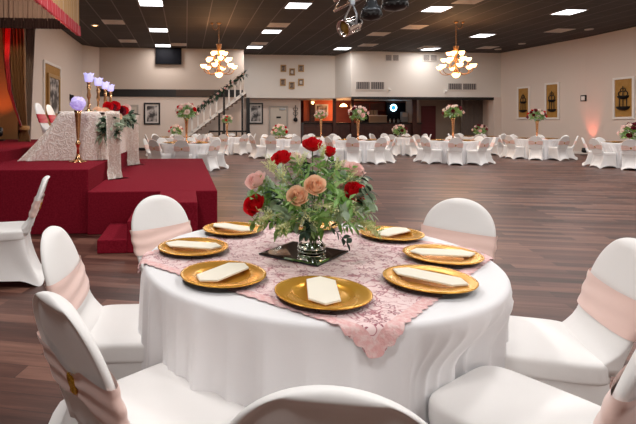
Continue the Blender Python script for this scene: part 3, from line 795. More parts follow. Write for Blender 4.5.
# ------------------------------------------------------------------ sweetheart table on the platform
PZ0 = .795
t = thing('head_table', 'long table on the red platform hidden under ivory rosette cloth', 'table', (-1.6, 8.9, PZ0))
bm = NB(); box(bm, -.34, .34, -1.35, 1.35, .70, .735); obj('tabletop', bm, 'brownband', t)
for sx in (-1, 1):
    for sy in (-1, 1): bm = NB(); tube(bm, [(sx*.28, sy*1.2, .70), (sx*.28, sy*1.2, 0)], .018, 8); obj('leg', bm, 'grey', t)
# draped cloth: rectangle ring loft with a train at the near left corner
bm = NB(); n = 160; R = []
hx, hy = .37, 1.40
def rect(u, a, b):
    # point on a rounded rectangle by angle
    th = 2*PI*u; return se(th, a, b, 9)
for i in range(20):
    if i < 4: s, z, k = (.05, .5, .9, .985)[i], .75, 0
    else: k = (i-3)/16; s = 1; z = .745*(1-k)
    ring = []
    for j in range(n):
        u = j/n; x, y = rect(u, hx*s, hy*s)
        if i >= 4:
            f = math.sin(j*2*PI*17/n+1.3*math.sin(j*.11))*.025*k+math.sin(j*2*PI*31/n)*.012*k
            nx, ny = (x/hx)**5, (y/hy)**5; l = math.hypot(nx, ny)+1e-6; x += nx/l*(f+.03*k); y += ny/l*(f+.03*k)
            wl = sm(-.05, -.36, x)*sm(-1.15, -1.42, y)
            x -= wl*.58*k**1.15; y -= wl*.12*k
            z2 = z+.006 if k > .98 else z
        else: z2 = z
        ring.append((x, y, max(z2, .006)))
    R.append(ring)
rings(bm, R, cap0=True)
hc = obj('rosette_tablecloth', bm, 'rosette', smooth=True); hc.location = (-1.61, 8.92, PZ0); tag(hc, 'ivory rosette-textured cloth trailing from the long table on the red platform', 'tablecloth')
def hang(px0, px1, pyt, X, Y0, Y1, zt, zb, label, seed):
    bm = NB(); P = []
    r2 = random.Random(seed)
    for i in range(19):
        v = i/18; z = zt+(zb-zt)*v; row = []
        for j in range(15):
            u = j/14; y = Y0+(Y1-Y0)*u+.05*math.sin(v*3+seed)*(u-.3); x = X+pyt*u+.02*math.sin(u*14+seed)*(.2+v)+.02*v
            if v > .93: x += .12*(v-.93)/.07*(.5+.5*u); z2 = zb+.004
            else: z2 = z+(.02*math.sin(u*9))*v
            row.append((x, y-.14*v*(1-u)*(1 if v > .85 else .3), max(z2, zb+.004)))
        P.append(row)
    sheet(bm, P); bmesh.ops.solidify(bm, geom=list(bm.faces), thickness=.006)
    o = obj('hanging_cloth_panel', bm, 'rosette', smooth=True); tag(o, label, 'cloth', 'rosette panels hanging off the head table'); return o
hang(0, 0, .17, -1.19, 7.32, 7.5, 1.545, .53, 'nearer ivory rosette panel hanging from the head table onto the lower platform', 1)
hang(0, 0, .22, -1.19, 9.7, 10.0, 1.545, .53, 'farther ivory rosette panel hanging at the back end of the head table', 2)
# garland of roses and eucalyptus along the audience side
ga = thing('rose_garland', 'garland of red and blush roses with eucalyptus along the head table edge', 'flowers', (-1.3, 8.6, PZ0+.75))
go = Vector((-1.3, 8.6, PZ0+.75))
g1, g2_ = NB(), NB(); r2 = random.Random(4)
for k in range(420):
    q = r2.random(); px = 95+q*38; py = 115+r2.uniform(-6, 9)*(1-.3*q)+ (3 if q > .5 else 0)
    if k % 4 == 0: px, py = 101+r2.random()*16, 118+r2.random()*20
    yc = 7.5+q*1.9 if k % 4 else 7.35
    p = PC(px, py, yc)-go; p.x = max(p.x, -.10)
    leaf(g1 if k % 3 else g2_, p, Vector((r2.uniform(-1, 1), r2.uniform(-1, .6), r2.uniform(-.9, .6))), r2.uniform(.10, .17), r2.uniform(.06, .09), .2, r2.uniform(-1, 1), 3)
o = obj('eucalyptus_leaves', g1, 'euca', ga, True); o['kind'] = 'stuff'; o = obj('dark_leaves', g2_, 'deep', ga, True); o['kind'] = 'stuff'
for (px, py, yc, m, R) in [(98, 112, 7.5, 'rpeach', .08), (105, 113, 7.7, 'rpeach', .08), (108, 107, 7.9, 'rred', .085), (111.5, 108, 8.0, 'rburg', .08), (115, 106.5, 8.1, 'rred', .09), (120, 112, 8.3, 'rburg', .10), (123.5, 111, 8.6, 'rred', .09), (126.5, 108.5, 8.9, 'rpink', .08), (112, 115, 7.7, 'rwhite', .07), (118, 117, 8.1, 'rpeach', .07)]:
    p = PC(px, py, yc)-go; q = rose_obj('rose', 1, m, ga, p, Vector((.5, -1, .5)), 0, mesh=small_rose_mesh(m)); q.scale = (R*.9,)*3
# candle holders
for i, (px, yc, lab) in enumerate([(88.8, 7.75, 'tallest-looking nearest gold candlestick on the head table with lavender cup'), (98.2, 8.55, 'second gold candlestick on the head table with lavender cup'), (105.3, 9.35, 'third gold candlestick on the head table with lavender cup'), (110.6, 10.0, 'farthest gold candlestick on the head table with lavender cup')]):
    c = G(px, yc); z = PZ0+.752
    t = thing('candlestick', lab, 'candlestick', (c.x, c.y, z), 0, 'gold candlesticks on the head table')
    bm = NB(); lathe(bm, [(.075, 0), (.07, .015), (.03, .03), (.018, .06), (.03, .085), (.02, .11), (.018, .2), (.026, .22), (.034, .26), (.022, .33), (.036, .40), (.022, .42), (.03, .46), (.04, .475)], 16); obj('stick', bm, 'goldstand', t, True)
    bm = NB(); n = 24; R = []
    for (r, zz) in [(.030, .475), (.062, .49), (.068, .53), (.066, .575), (.082, .61), (.078, .612), (.058, .575), (.06, .53), (.05, .497)]:
        R.append([((r*(1+.10*math.cos(6*2*PI*j/n)*(zz > .57)))*math.cos(2*PI*j/n), r*(1+.10*math.cos(6*2*PI*j/n)*(zz > .57))*math.sin(2*PI*j/n), zz+.012*math.cos(6*2*PI*j/n)*(zz > .57)) for j in range(n)])
    rings(bm, R, cap0=True, cap1=True); obj('candle_cup', bm, 'lavender', t, True, label='tulip-shaped lavender glowing cup')
# gold floor stand with crystal globe
c = G(78, 7.05); t = thing('pedestal_stand', 'tall slim gold trumpet stand on the red platform in front of the head table', 'stand', (c.x, c.y, PZ0))
bm = NB(); n = 24; R = []
for (r, zz) in [(.115, 0), (.11, .012), (.075, .03), (.045, .05), (.03, .09), (.022, .12)]:
    R.append([(r*(1+.14*math.cos(6*2*PI*j/n)*(zz < .02))*math.cos(2*PI*j/n), r*(1+.14*math.cos(6*2*PI*j/n)*(zz < .02))*math.sin(2*PI*j/n), zz) for j in range(n)])
rings(bm, R, cap0=True, cap1=True); obj('foot', bm, 'goldstand', t, True)
bm = NB(); lathe(bm, [(.022, .12), (.018, .20), (.028, .24), (.042, .27), (.028, .30), (.018, .32), (.022, .36), (.032, .50), (.045, .70), (.058, .755), (.05, .755)], 20); obj('trumpet', bm, 'goldstand', t, True)
bm = NB(); bmesh.ops.create_icosphere(bm, subdivisions=3, radius=.105); r2 = random.Random(2)
for v in bm.verts: v.co *= 1+r2.uniform(-.13, .13)
o = obj('crystal_globe', bm, 'purple'); o.location = (c.x, c.y, PZ0+.755+.10); tag(o, 'glowing lavender crystal globe on top of the slim gold floor stand', 'globe light')
# two chairs with crimson sashes
chairR = make_chair('banquet_chair', 'x', 'redsash', False, 'chairs at the head table')
a_ = c2w((37-228)/482*7.9, 7.9, PZ0); put_chair(chairR, a_+Vector((.36, 0, 0)), -PI/2, 'nearer white-covered chair with crimson sash behind the head table', 'chairs at the head table')
b_ = c2w((48-228)/482*8.65, 8.65, PZ0); put_chair(chairR, b_+Vector((.36, 0, 0)), -PI/2, 'farther white-covered chair with crimson sash behind the head table', 'chairs at the head table')

# ------------------------------------------------------------------ stage canopy and curtains
VX = -2.25; VYe = 10.3
def pleat(bm, x0, y0, x1, y1, zt, zb, npl, amp, zbf=None, nz=8, npts=8):
    N = npl*npts; P = []; L = Vector((x1-x0, y1-y0, 0)); nn = Vector((-L.y, L.x, 0)).normalized()
    for i in range(nz+1):
        row = []
        for j in range(N+1):
            u = j/N; b = zb if zbf is None else zbf(u); v = i/nz; z = zt+(b-zt)*v
            o_ = amp*(.6+.4*v)*math.sin(u*npl*2*PI)+amp*.3*math.sin(u*npl*2*PI*2.3+1)
            row.append((x0+L.x*u+nn.x*o_, y0+L.y*u+nn.y*o_, z))
        P.append(row)
    sheet(bm, P)
zE = zat(29, 10.1)                       # bottom of the gold fabric at the far end
va = thing('stage_valance', 'gold pleated valance with crimson fringe hanging over the stage from the ceiling', 'valance', (VX, 8, 0))
def shift(bm, v): bmesh.ops.translate(bm, verts=bm.verts, vec=v)
base = Vector((-VX, -8, 0))
bm = NB(); pleat(bm, VX, 3.5, VX, VYe, CEIL, zE, 60, .03); shift(bm, base); o = obj('pleated_fabric', bm, 'goldcurtain', va, True)
bm = NB(); pleat(bm, VX+.03, 3.5, VX+.03, VYe, zE+.05, zE-.16, 60, .035, nz=3); shift(bm, base); obj('fringe', bm, 'redfringe', va, True, label='crimson ruffled lower edge')
vb = thing('rear_valance', 'dark-lined pleated valance with black fringe across the back of the stage canopy', 'valance', (VX, VYe, 0))
base = Vector((-VX, -VYe, 0))
zF = zat(26.5, 10.6)
bm = NB(); pleat(bm, -9, VYe+.05, VX-.02, VYe+.05, CEIL, zF, 70, .035); shift(bm, base); obj('pleated_fabric', bm, 'lining', vb, True)
bm = NB(); pleat(bm, -9, VYe+.0, VX-.02, VYe+.0, zF+.05, zF-.17, 110, .04, nz=4); shift(bm, base); obj('fringe', bm, 'darkfringe', vb, True, label='black tasselled fringe')
# tied-back drape
def drape_curtain(label, pxs, yc, zt, zb, m, name='stage_curtain'):
    """pxs: list of (py, px left, px right)"""
    P = []; N = 60; o0 = c2w((pxs[-1][1]-CX)/F*yc, yc)
    for i in range(len(pxs)):
        py, a, b = pxs[i]; z = zat(py, yc); row = []
        for j in range(N+1):
            u = j/N; px = a+(b-a)*u; w = (b-a)/20
            p = c2w((px-CX)/F*yc, yc+.09*math.sin(u*2*PI*7)*max(.35, min(1, w))); row.append((p.x-o0.x, p.y-o0.y, z))
        P.append(row)
    bm = NB(); sheet(bm, P); bmesh.ops.solidify(bm, geom=list(bm.faces), thickness=.01)
    t = thing(name, label, 'curtain', o0); obj('drape', bm, m, t, True); return t, o0
t, o0 = drape_curtain('brown and gold drape at the left, tied back above the stage floor', [(10, -6, 26), (30, 2, 25.5), (50, 3, 26), (70, 4.5, 26), (90, 8, 26), (105, 12.5, 26.5), (118, 17.5, 27), (128, 21, 27.5), (131, 20, 28), (136, 19, 29.5), (142, 18, 31)], 10.7, 5, .96, 'browncurtain')
bm = NB(); z = zat(128, 10.7)
cc = c2w((24.3-CX)/F*10.7, 10.7)-o0
lathe(bm, [(.10, z-.05), (.125, z), (.10, z+.05)], 20, cc.x, cc.y, False, False); obj('tieback', bm, 'goldcurtain', t, True)
# crimson inner strip of the drape
P = []
for py, a, b in [(8, 7, 11), (30, 5, 11), (60, 4.5, 10), (90, 7.5, 12), (110, 14, 17), (126, 20.5, 22)]:
    row = []
    for j in range(9):
        p = c2w((a+(b-a)*j/8-CX)/F*10.55, 10.55+.03*math.sin(j*2.1))-o0; row.append((p.x, p.y, zat(py, 10.55)))
    P.append(row)
bm = NB(); sheet(bm, P); obj('crimson_edge', bm, 'redfringe', t, True, label='crimson inner edge')
bm = NB(); a0 = PY(22, 0, 11.6); b0 = PY(37.5, 0, 11.6)
t = thing('side_curtain', 'flat taupe side curtain right of the tied-back drape', 'curtain', (a0.x, 11.6, 0))
P = []
for i in range(9):
    v = i/8; z = 4.4+(.96-4.4)*v; bx_ = b0.x-.16*v; P.append([(a0.x+(bx_-a0.x)*j/40-a0.x, .05*math.sin(j*.9), z) for j in range(41)])
sheet(bm, P); bmesh.ops.solidify(bm, geom=list(bm.faces), thickness=.01); obj('drape', bm, 'taupecurtain', t, True)

# ------------------------------------------------------------------ ceiling fixtures
def troffer_mesh():
    t = thing('ceiling_light', '', 'ceiling light', group='square ceiling light panels')
    h = TILE/2; bm = NB()
    for (a, b, c, d) in ((-h, h, -h, -h+.03), (-h, h, h-.03, h), (-h, -h+.03, -h, h), (h-.03, h, -h, h)): box(bm, a, b, c, d, -.012, 0)
    obj('frame', bm, 'fixframe', t); bm = NB(); box(bm, -h+.03, h-.03, -h+.03, h-.03, -.009, -.001); obj('diffuser', bm, 'diffuser', t)
    return t
tro = troffer_mesh(); tro_used = False
def put_troffer(x, y, label, k=1):
    if 23.6 < y and x > 8.6: y = 23.55
    global tro_used
    if not tro_used: o = tro; tro_used = True; o.location = (x, y, CEIL)
    else: o = dup(tro, (x, y, CEIL), 0)
    o['label'] = label
    l = bpy.data.lights.new('panel_light', 'AREA'); l.shape = 'SQUARE'; l.size = .7; l.energy = TROFFER_W*(.04 if y > 22 else (1.15 if y < 0 else .85)); l.color = (1, .955, .925)
    lo_ = bpy.data.objects.new('panel_light', l); C.objects.link(lo_); lo_.parent = o; lo_.location = (0, 0, -.02)
def ceilpt(px, py):
    yc = (CEIL-H)*F/(HY-py); return c2w((px-CX)/F*yc, yc)
vis = [(151, 3, 'ceiling light panel at the top edge, above the television, nearest of its row'), (158.5, 30, 'middle ceiling light panel of the row above the television'), (163, 45.5, 'farthest ceiling light panel, just above the television'),
 (298, 5.5, 'ceiling light panel at the top centre, nearest of its row'), (271.5, 31.5, 'ceiling light panel right of the left chandelier'), (254.5, 47.2, 'ceiling light panel at the top of the balcony wall by the left chandelier'),
 (342.5, 48.5, 'ceiling light panel above the corner of the balcony wall'), (436.5, 9, 'ceiling light panel right of the stage lamps near the top edge'), (427, 50, 'ceiling light panel left of the right chandelier against the wall'),
 (568.5, 12, 'ceiling light panel near the top right, nearest on that side'), (482.5, 35.5, 'ceiling light panel just right of the right chandelier')]
for px, py, lab in vis:
    p = ceilpt(px, py); put_troffer(p.x, p.y, lab)
# the same grid of panels carried on towards and behind the viewpoint (outside the frame)
for x in (-1.2, 3.4, 8.0, 12.6):
    for y in (11.3, 7.2, 3.1, -1.0):
        if y > 10 and x < 0: continue
        put_troffer(x, y, 'ceiling light panel outside the frame')
def vent(px, py, label, mat_='vent'):
    p = ceilpt(px, py); t = thing('ceiling_vent', label, 'vent', (p.x, p.y, CEIL), 0, 'ceiling vents'); h = TILE/2
    bm = NB(); box(bm, -h, h, -h, h, -.01, 0); obj('plate', bm, mat_, t)
    for k in range(1, 4):
        s = h*(1-k*.24); bm = NB()
        for (a, b, c, d) in ((-s, s, -s, -s+.025), (-s, s, s-.025, s), (-s, -s+.025, -s, s), (s-.025, s, -s, s)): box(bm, a, b, c, d, -.022, -.01)
        obj('louvre', bm, mat_, t)
for px, py, lab in [(113.5, 22, 'ceiling vent nearest the stage valance'), (128, 41, 'ceiling vent left of the television'), (178.5, 44.5, 'ceiling vent right above the television'), (278.5, 25, 'ceiling vent right of the left chandelier, nearer one'), (259, 43.5, 'ceiling vent by the balcony wall, farther one'),
  (378.5, 34, 'ceiling vent behind the stage lamps'), (368, 45, 'farthest ceiling vent behind the stage lamps'), (414.5, 27, 'ceiling vent between the stage lamps and right chandelier'), (428, 47.2, 'ceiling vent left of the right chandelier'), (559.5, 30.5, 'ceiling vent at the right'), (487.5, 47.5, 'ceiling vent right of the right chandelier'), (470, .5, 'ceiling vent at the top edge right of centre')]:
    vent(px, py, lab)
for px, py, lab in [(95, 25, 'small recessed downlight left, glowing'), (589, 29, 'small ceiling speaker at the right'), (522, 43.5, 'small ceiling spot near the right wall'), (498, 49, 'small ceiling spot by the corner')]:
    p = ceilpt(px, py); t = thing('ceiling_spot', lab, 'ceiling spot', (p.x, p.y, CEIL)); bm = NB(); lathe(bm, [(.16, 0), (.15, -.03), (.11, -.035), (.10, -.01)], 20); obj('ring', bm, 'vent', t, True)
    bm = NB(); lathe(bm, [(.095, -.012), (.09, -.02)], 20); obj('lens', bm, 'shade' if px < 100 else 'vent', t, True)

# chandeliers
def chandelier(px, yc, pyb, pyt, hookx, label):
    c = G(px, yc); zb = zat(pyb, yc); t = thing('chandelier', label, 'chandelier', (c.x, c.y, zb), 0, 'bronze chandeliers')
    Hh = zat(pyt, yc)-zb; bm = NB()
    lathe(bm, [(.02, .02), (.05, .07), (.03, .12), (.06, .20), (.09, .28), (.05, .34), (.03, .45), (.05, .55), (.03, .68), (.035, .80), (.06, .95), (.10, Hh-.04), (.11, Hh), (.05, Hh)], 16); obj('stem', bm, 'bronze', t, True)
    bm = NB(); lathe(bm, [(.02, -.0), (.09, .03), (.13, .09), (.15, .17), (.145, .17)], 20); obj('lamp_shade', bm, 'shade', t, True, label='central glowing bowl')
    for (n, rad, z, dz, off, sr) in ((6, .60, .34, -.06, .2, 1), (6, .42, .60, .0, .6, .9), (5, .24, .84, .05, .1, .85)):
        for k in range(n):
            a = 2*PI*k/n+off; ca_, sa_ = math.cos(a), math.sin(a)
            q = [(.04, z-.1), (rad*.4, z-.28), (rad*.95, z-.26), (rad, z+.0)]
            bm = NB(); tube(bm, bez(*[(r*ca_, r*sa_, zz) for r, zz in q], 10), .014, 6); ar = obj('arm', bm, 'bronze', t, True)
            bm = NB(); lathe(bm, [(.028*sr, z), (.075*sr, z+.02), (.105*sr, z+.07), (.125*sr, z+.12), (.118*sr, z+.12), (.09*sr, z+.06)], 16, rad*ca_, rad*sa_); obj('lamp_shade', bm, 'shade', ar, True, label='glowing amber glass bowl')
    # chain to the ceiling
    bm = NB(); zz = Hh
    while zz < CEIL-zb-.02:
        al = int((zz-Hh)/.06) % 2; pts = [((.018*math.cos(b) if al else 0), (0 if al else .018*math.cos(b)), zz+.035+.04*math.sin(b)) for b in [2*PI*q/10 for q in range(10)]]
        R = []
        for qi, pq in enumerate(pts):
            b = 2*PI*qi/10; R.append([(pq[0]+.006*math.cos(g)*(math.cos(b) if al else 0)+(0 if al else .006*math.sin(g)), pq[1]+(.006*math.sin(g) if al else .006*math.cos(g)*math.cos(b)), pq[2]+.006*math.cos(g)*math.sin(b)) for g in [2*PI*s/5 for s in range(5)]])
        rings(bm, R, loop=True); zz += .06
    obj('chain', bm, 'bronze', t, True)
    bm = NB(); lathe(bm, [(.07, CEIL-zb-.05), (.09, CEIL-zb-.001)], 16); obj('ceiling_rose', bm, 'bronze', t, True)
    hp = c2w((hookx-px)/F*yc, 0); bm = NB()
    tube(bm, bez((hp.x, hp.y, CEIL-zb-.03), (hp.x*.9, hp.y*.9, CEIL-zb-.3), (hp.x*.3, hp.y*.3, CEIL-zb-.35), (0, 0, CEIL-zb-.1), 10), .01, 5); obj('swag_chain', bm, 'bronze', t, True)
    bm = NB(); lathe(bm, [(.05, CEIL-zb-.05), (.06, CEIL-zb-.001)], 12, hp.x, hp.y); obj('hook_plate', bm, 'bronze', t, True)
    for dz in (.15, .75):
        l = bpy.data.lights.new('chandelier_light', 'POINT'); l.energy = CHAND_W*5; l.color = (1, .62, .34); l.shadow_soft_size = .45
        lo_ = bpy.data.objects.new('chandelier_light', l); C.objects.link(lo_); lo_.parent = t; lo_.location = (0, 0, dz+.35)
chandelier(219, 18.2, 77.5, 44, 212, 'left chandelier with three tiers of glowing amber bowls, above the staircase')
chandelier(456, 18.0, 77.8, 46, 463, 'right chandelier with three tiers of glowing amber bowls, near the right wall')

# stage lamps on a bar
yl = 6.2
a = PC(334, 11, yl); b = PC(432, -38, yl)
t = thing('lighting_bar', 'silver lighting bar at the top centre carrying the stage lamps', 'lighting bar', PC(372, -14, yl)); o0 = t.location.copy()
bm = NB(); tube(bm, [a-o0, b-o0], .022, 10); obj('rail', bm, 'chrome', t, True)
bm = NB(); tube(bm, [a-o0+Vector((.0, 0, .13)), b-o0+Vector((0, 0, .13))], .022, 10); obj('rail', bm, 'chrome', t, True)
bm = NB()
for k in range(9):
    p = (a+(b-a)*(k/8))-o0; q = (a+(b-a)*((k+.5)/8))-o0; tube(bm, [p, q+Vector((0, 0, .13))], .009, 6)
obj('bracing', bm, 'chrome', t, True)
mid = (a+b)/2-o0
bm = NB(); tube(bm, [mid+Vector((0, 0, .1)), (mid.x, mid.y, CEIL-o0.z)], .025, 10); obj('drop_pole', bm, 'blackm', t, True)
# par can
pc = PC(350, 26, yl); t = thing('par_can', 'polished metal spotlight can pointing down left under the lighting bar', 'stage light', pc)
ax = (PC(341, 28.5, yl-.07)-PC(360, 21, yl+.07)).normalized()
q = ax.to_track_quat('Z', 'Y').to_matrix().to_4x4()
bm = NB(); lathe(bm, [(.055, -.15), (.085, -.12), (.095, -.06), (.10, .06), (.112, .10), (.115, .125), (.104, .125), (.09, .08), (.05, .0), (.03, -.08)], 24); bmesh.ops.transform(bm, matrix=q, verts=bm.verts); obj('can_body', bm, 'chrome', t, True)
for s in range(6):
    bm = NB(); aa = s*PI/3; tube(bm, [(.098*math.cos(aa), .098*math.sin(aa), -.1), (.108*math.cos(aa), .108*math.sin(aa), .09)], .012, 6); bmesh.ops.transform(bm, matrix=q, verts=bm.verts); obj('cooling_fin', bm, 'chrome', t, True)
bm = NB(); lathe(bm, [(.095, .085), (.06, .095), (.0005, .10)], 24); bmesh.ops.transform(bm, matrix=q, verts=bm.verts); obj('lens', bm, 'lens', t, True)
bm = NB(); lathe(bm, [(.03, -.2), (.05, -.15)], 16); bmesh.ops.transform(bm, matrix=q, verts=bm.verts); obj('lamp_cap', bm, 'grey', t, True)
yk = PC(352, 3, yl)-pc
bm = NB(); r_ = q @ Vector((.12, 0, 0)); l_ = q @ Vector((-.12, 0, 0)); tube(bm, [l_, l_*.9+yk*.45, yk, r_*.9+yk*.45, r_], .012, 6); obj('yoke', bm, 'grey', t, True)
bm = NB(); box(bm, yk.x-.03, yk.x+.03, yk.y-.03, yk.y+.03, yk.z-.03, yk.z+.16, .005); obj('clamp', bm, 'grey', t)
# effect light
def effect(px, py, yl_, label, r, m1):
    c = PC(px, py, yl_); t = thing('effect_light', label, 'stage light', c)
    bm = NB(); lathe(bm, [(r*.45, r*1.5), (r*.55, r*.9), (r*.8, r*.55), (r, r*.25), (r, .02), (r*.95, 0)], 28); obj('housing', bm, m1, t, True)
    bm = NB(); lathe(bm, [(r*.97, .012), (r*.97, -.03), (r*.8, -.075), (.001, -.10)], 28); obj('black_lens_ring', bm, 'black', t, True)
    for k in range(14):
        a = 2*PI*k/14; bm = NB(); box(bm, -.012, .012, r*.85, r*1.03, -.05, -.01); bmesh.ops.rotate(bm, verts=bm.verts, cent=(0, 0, 0), matrix=Matrix.Rotation(a, 3, 'Z')); obj('cooling_fin', bm, 'black', t)
    bm = NB(); tube(bm, [(0, 0, r*1.4), (0, 0, r*3.0)], .02, 8); obj('mount', bm, 'grey', t, True)
effect(371.5, 13, yl, 'grey domed effect light with black lens beside the polished spotlight', .13, 'darkgrey')
effect(395, 3.5, yl+.2, 'black disc-shaped effect light, rightmost on the lighting bar, cut by the top edge', .165, 'black')

# ------------------------------------------------------------------ television, pictures, doors, vents on the walls
def wallbox(name, label, cat, px0, px1, py0, py1, Y, dep, m, group=None, parts=None):
    a = PY(px0, py1, Y); b = PY(px1, py0, Y)
    t = thing(name, label, cat, ((a.x+b.x)/2, Y, a.z), 0, group); return t, (b.x-a.x)/2, b.z-a.z
t, w_, h_ = wallbox('television', 'black television hanging at the top of the back wall below the ceiling', 'television', 155.5, 181.5, 47.9, 64, 24.3, .1, 'black')
h_ = min(h_, CEIL-.02-t.location.z)
obj('casing', mbox(-w_, w_, 0, .12, 0, h_, .01), 'screen', t); obj('screen', mbox(-w_+.06, w_-.06, -.01, .0, .06, h_-.06), 'screen', t)
obj('bracket', mbox(-.1, .1, .12, .2, h_*.4, h_*.6), 'blackm', t)
def picture(name, label, px0, px1, py0, py1, Y, fm, mm, pm, fw, mw, group=None):
    t, w_, h_ = wallbox(name, label, 'picture', px0, px1, py0, py1, Y, 0, None, group)
    bm = NB(); d = .05
    for (a, b, c, e) in ((-w_, w_, 0, fw), (-w_, w_, h_-fw, h_), (-w_, -w_+fw, fw, h_-fw), (w_-fw, w_, fw, h_-fw)): box(bm, a, b, -d, 0, c, e, .004)
    obj('frame', bm, fm, t); obj('mount', mbox(-w_+fw, w_-fw, -.02, 0, fw, h_-fw), mm, t); obj('print', mbox(-w_+fw+mw, w_-fw-mw, -.026, -.02, fw+mw, h_-fw-mw), pm, t)
picture('picture_frame', 'black-framed portrait photograph on the back wall left of the staircase', 143.8, 160.2, 102.8, 124.6, 24.49, 'black', 'mat', 'photo', .08, .07)
picture('picture_frame', 'black-framed photograph under the balcony beside the cream door', 248.4, 263, 103, 124, 26.89, 'black', 'mat', 'photo', .08, .07)
i = 0
for (cx_, cy_, lab) in [(283.3, 68.4, 'upper left'), (292, 72, 'upper middle'), (301, 68.4, 'upper right'), (282.8, 82.3, 'lower left'), (291.7, 85.5, 'lower middle'), (300.8, 82.3, 'lower right')]:
    picture('picture_frame', 'small bronze-framed picture on the balcony wall, '+lab+' of the six', cx_-2.8, cx_+2.8, cy_-3.5, cy_+3.5, 26.29, 'bronzeframe', 'photob', 'mat' if i in (1, 5) else 'photob', .05, .06, 'six small pictures on the balcony wall'); i += 1
def door(n, px0, px1, py0, Y, label, m='door', frame=True):
    a = PY(px0, 0, Y); b = PY(px1, py0, Y); t = thing('door_%d' % n, label, 'door', ((a.x+b.x)/2, Y, 0)); w_ = (b.x-a.x)/2; h_ = b.z; t['kind'] = 'structure'
    if frame:
        bm = NB(); box(bm, -w_, -w_+.09, -.05, 0, 0, h_); box(bm, w_-.09, w_, -.05, 0, 0, h_); box(bm, -w_+.09, w_-.09, -.05, 0, h_-.09, h_); obj('door_frame', bm, 'doorframe', t)
        obj('door_leaf', mbox(-w_+.09, w_-.09, -.03, 0, 0, h_-.09), m, t)
    else: obj('door_leaf', mbox(-w_, w_, -.03, 0, 0, h_), m, t)
    return t, w_, h_
t, w_, h_ = door(1, 124.5, 138.5, 104.8, 24.48, 'cream door in the back wall left of the portrait')
bm = NB(); lathe(bm, [(.03, 0), (.035, .05), (.02, .07)], 12); bmesh.ops.rotate(bm, verts=bm.verts, cent=(0, 0, 0), matrix=Matrix.Rotation(PI/2, 3, 'X')); shift(bm, (w_-.17, -.03, 1.02)); obj('door_handle', bm, 'blackm', t)
t, w_, h_ = door(2, 269, 288, 106, 26.88, 'cream door under the balcony with a small black plaque')
obj('plaque', mbox(-.13, .13, -.04, -.03, 1.65, 1.75), 'black', t); obj('door_closer', mbox(.05, .4, -.1, -.03, h_-.22, h_-.13, .01), 'grey', t)
bm = NB(); lathe(bm, [(.03, 0), (.035, .05), (.02, .07)], 12); bmesh.ops.rotate(bm, verts=bm.verts, cent=(0, 0, 0), matrix=Matrix.Rotation(PI/2, 3, 'X')); shift(bm, (-w_+.17, -.03, 1.02)); obj('door_handle', bm, 'blackm', t)
t, w_, h_ = door(3, 421, 435.5, 106, 26.98, 'dark red door right of the bar', 'reddoor', False)
obj('door_panel', mbox(-w_+.12, w_-.12, -.045, -.03, .2, 1.0, .01), 'reddoor', t); obj('door_panel', mbox(-w_+.12, w_-.12, -.045, -.03, 1.2, h_-.15, .01), 'reddoor', t)
# iron wall ornament under the balcony
a = PY(295.3, 122, 26.88); t = thing('wall_ornament', 'black wrought ornament on the wall right of the cream door', 'wall ornament', (a.x, 26.88, a.z))
bm = NB(); lathe(bm, [(.005, 0), (.10, .05), (.13, .12), (.10, .2), (.04, .26)], 14, 0, -.08); obj('urn', bm, 'blackm', t, True)
bm = NB(); tube(bm, [(0, -.05, .25), (0, -.05, .95)], .02, 6); 
for s in (-1, 1):
    for z in (.45, .7): tube(bm, bez((0, -.05, z-.1), (s*.15, -.05, z-.05), (s*.18, -.05, z+.12), (s*.05, -.05, z+.1), 8), .014, 5)
obj('scrollwork', bm, 'blackm', t, True)
# air grilles on the right-hand upper wall
def grille(px0, px1, py0, py1, label, faint=False):
    t, w_, h_ = wallbox('wall_grille', label, 'vent', px0, px1, py0, py1, 24.59, 0, None, 'wall grilles on the upper wall')
    bm = NB(); box(bm, -w_, w_, -.03, 0, 0, h_, .005); obj('plate', bm, 'wall_white' , t)
    cols = 2
    for k in range(cols):
        x0 = -w_+.04+k*w_; x1 = x0+w_-.08
        obj('slot_panel', mbox(x0, x1, -.036, -.03, .05, h_-.05), 'ventdark', t)
        bm = NB(); 
        for q in range(7): xx = x0+(x1-x0)*(q+.5)/7; box(bm, xx-.009, xx+.009, -.045, -.036, .05, h_-.05)
        o = obj('slats', bm, 'vent', t)
grille(355.5, 384.5, 81.2, 90, 'large double air grille over the bar, left of the small camera'); grille(385, 399, 54.2, 61.5, 'upper air grille near the ceiling, left one'); grille(422.5, 437, 54.2, 61.5, 'upper air grille near the ceiling beside the right chandelier'); grille(447.5, 476.5, 82.8, 90.4, 'large double air grille under the right chandelier')
for px, py, lab in [(389, 90, 'small white wall camera by the left grille'), (445, 91.3, 'small white wall camera by the right grille')]:
    a = PY(px, py, 24.59); t = thing('wall_camera', lab, 'camera', a); obj('base', mbox(-.06, .06, -.04, 0, -.12, .12, .01), 'white', t); bm = NB(); lathe(bm, [(.05, 0), (.05, .14), (.03, .15)], 14); bmesh.ops.rotate(bm, verts=bm.verts, cent=(0, 0, 0), matrix=Matrix.Rotation(PI/2, 3, 'X')); shift(bm, (0, -.04, 0)); obj('lens_tube', bm, 'white', t, True)

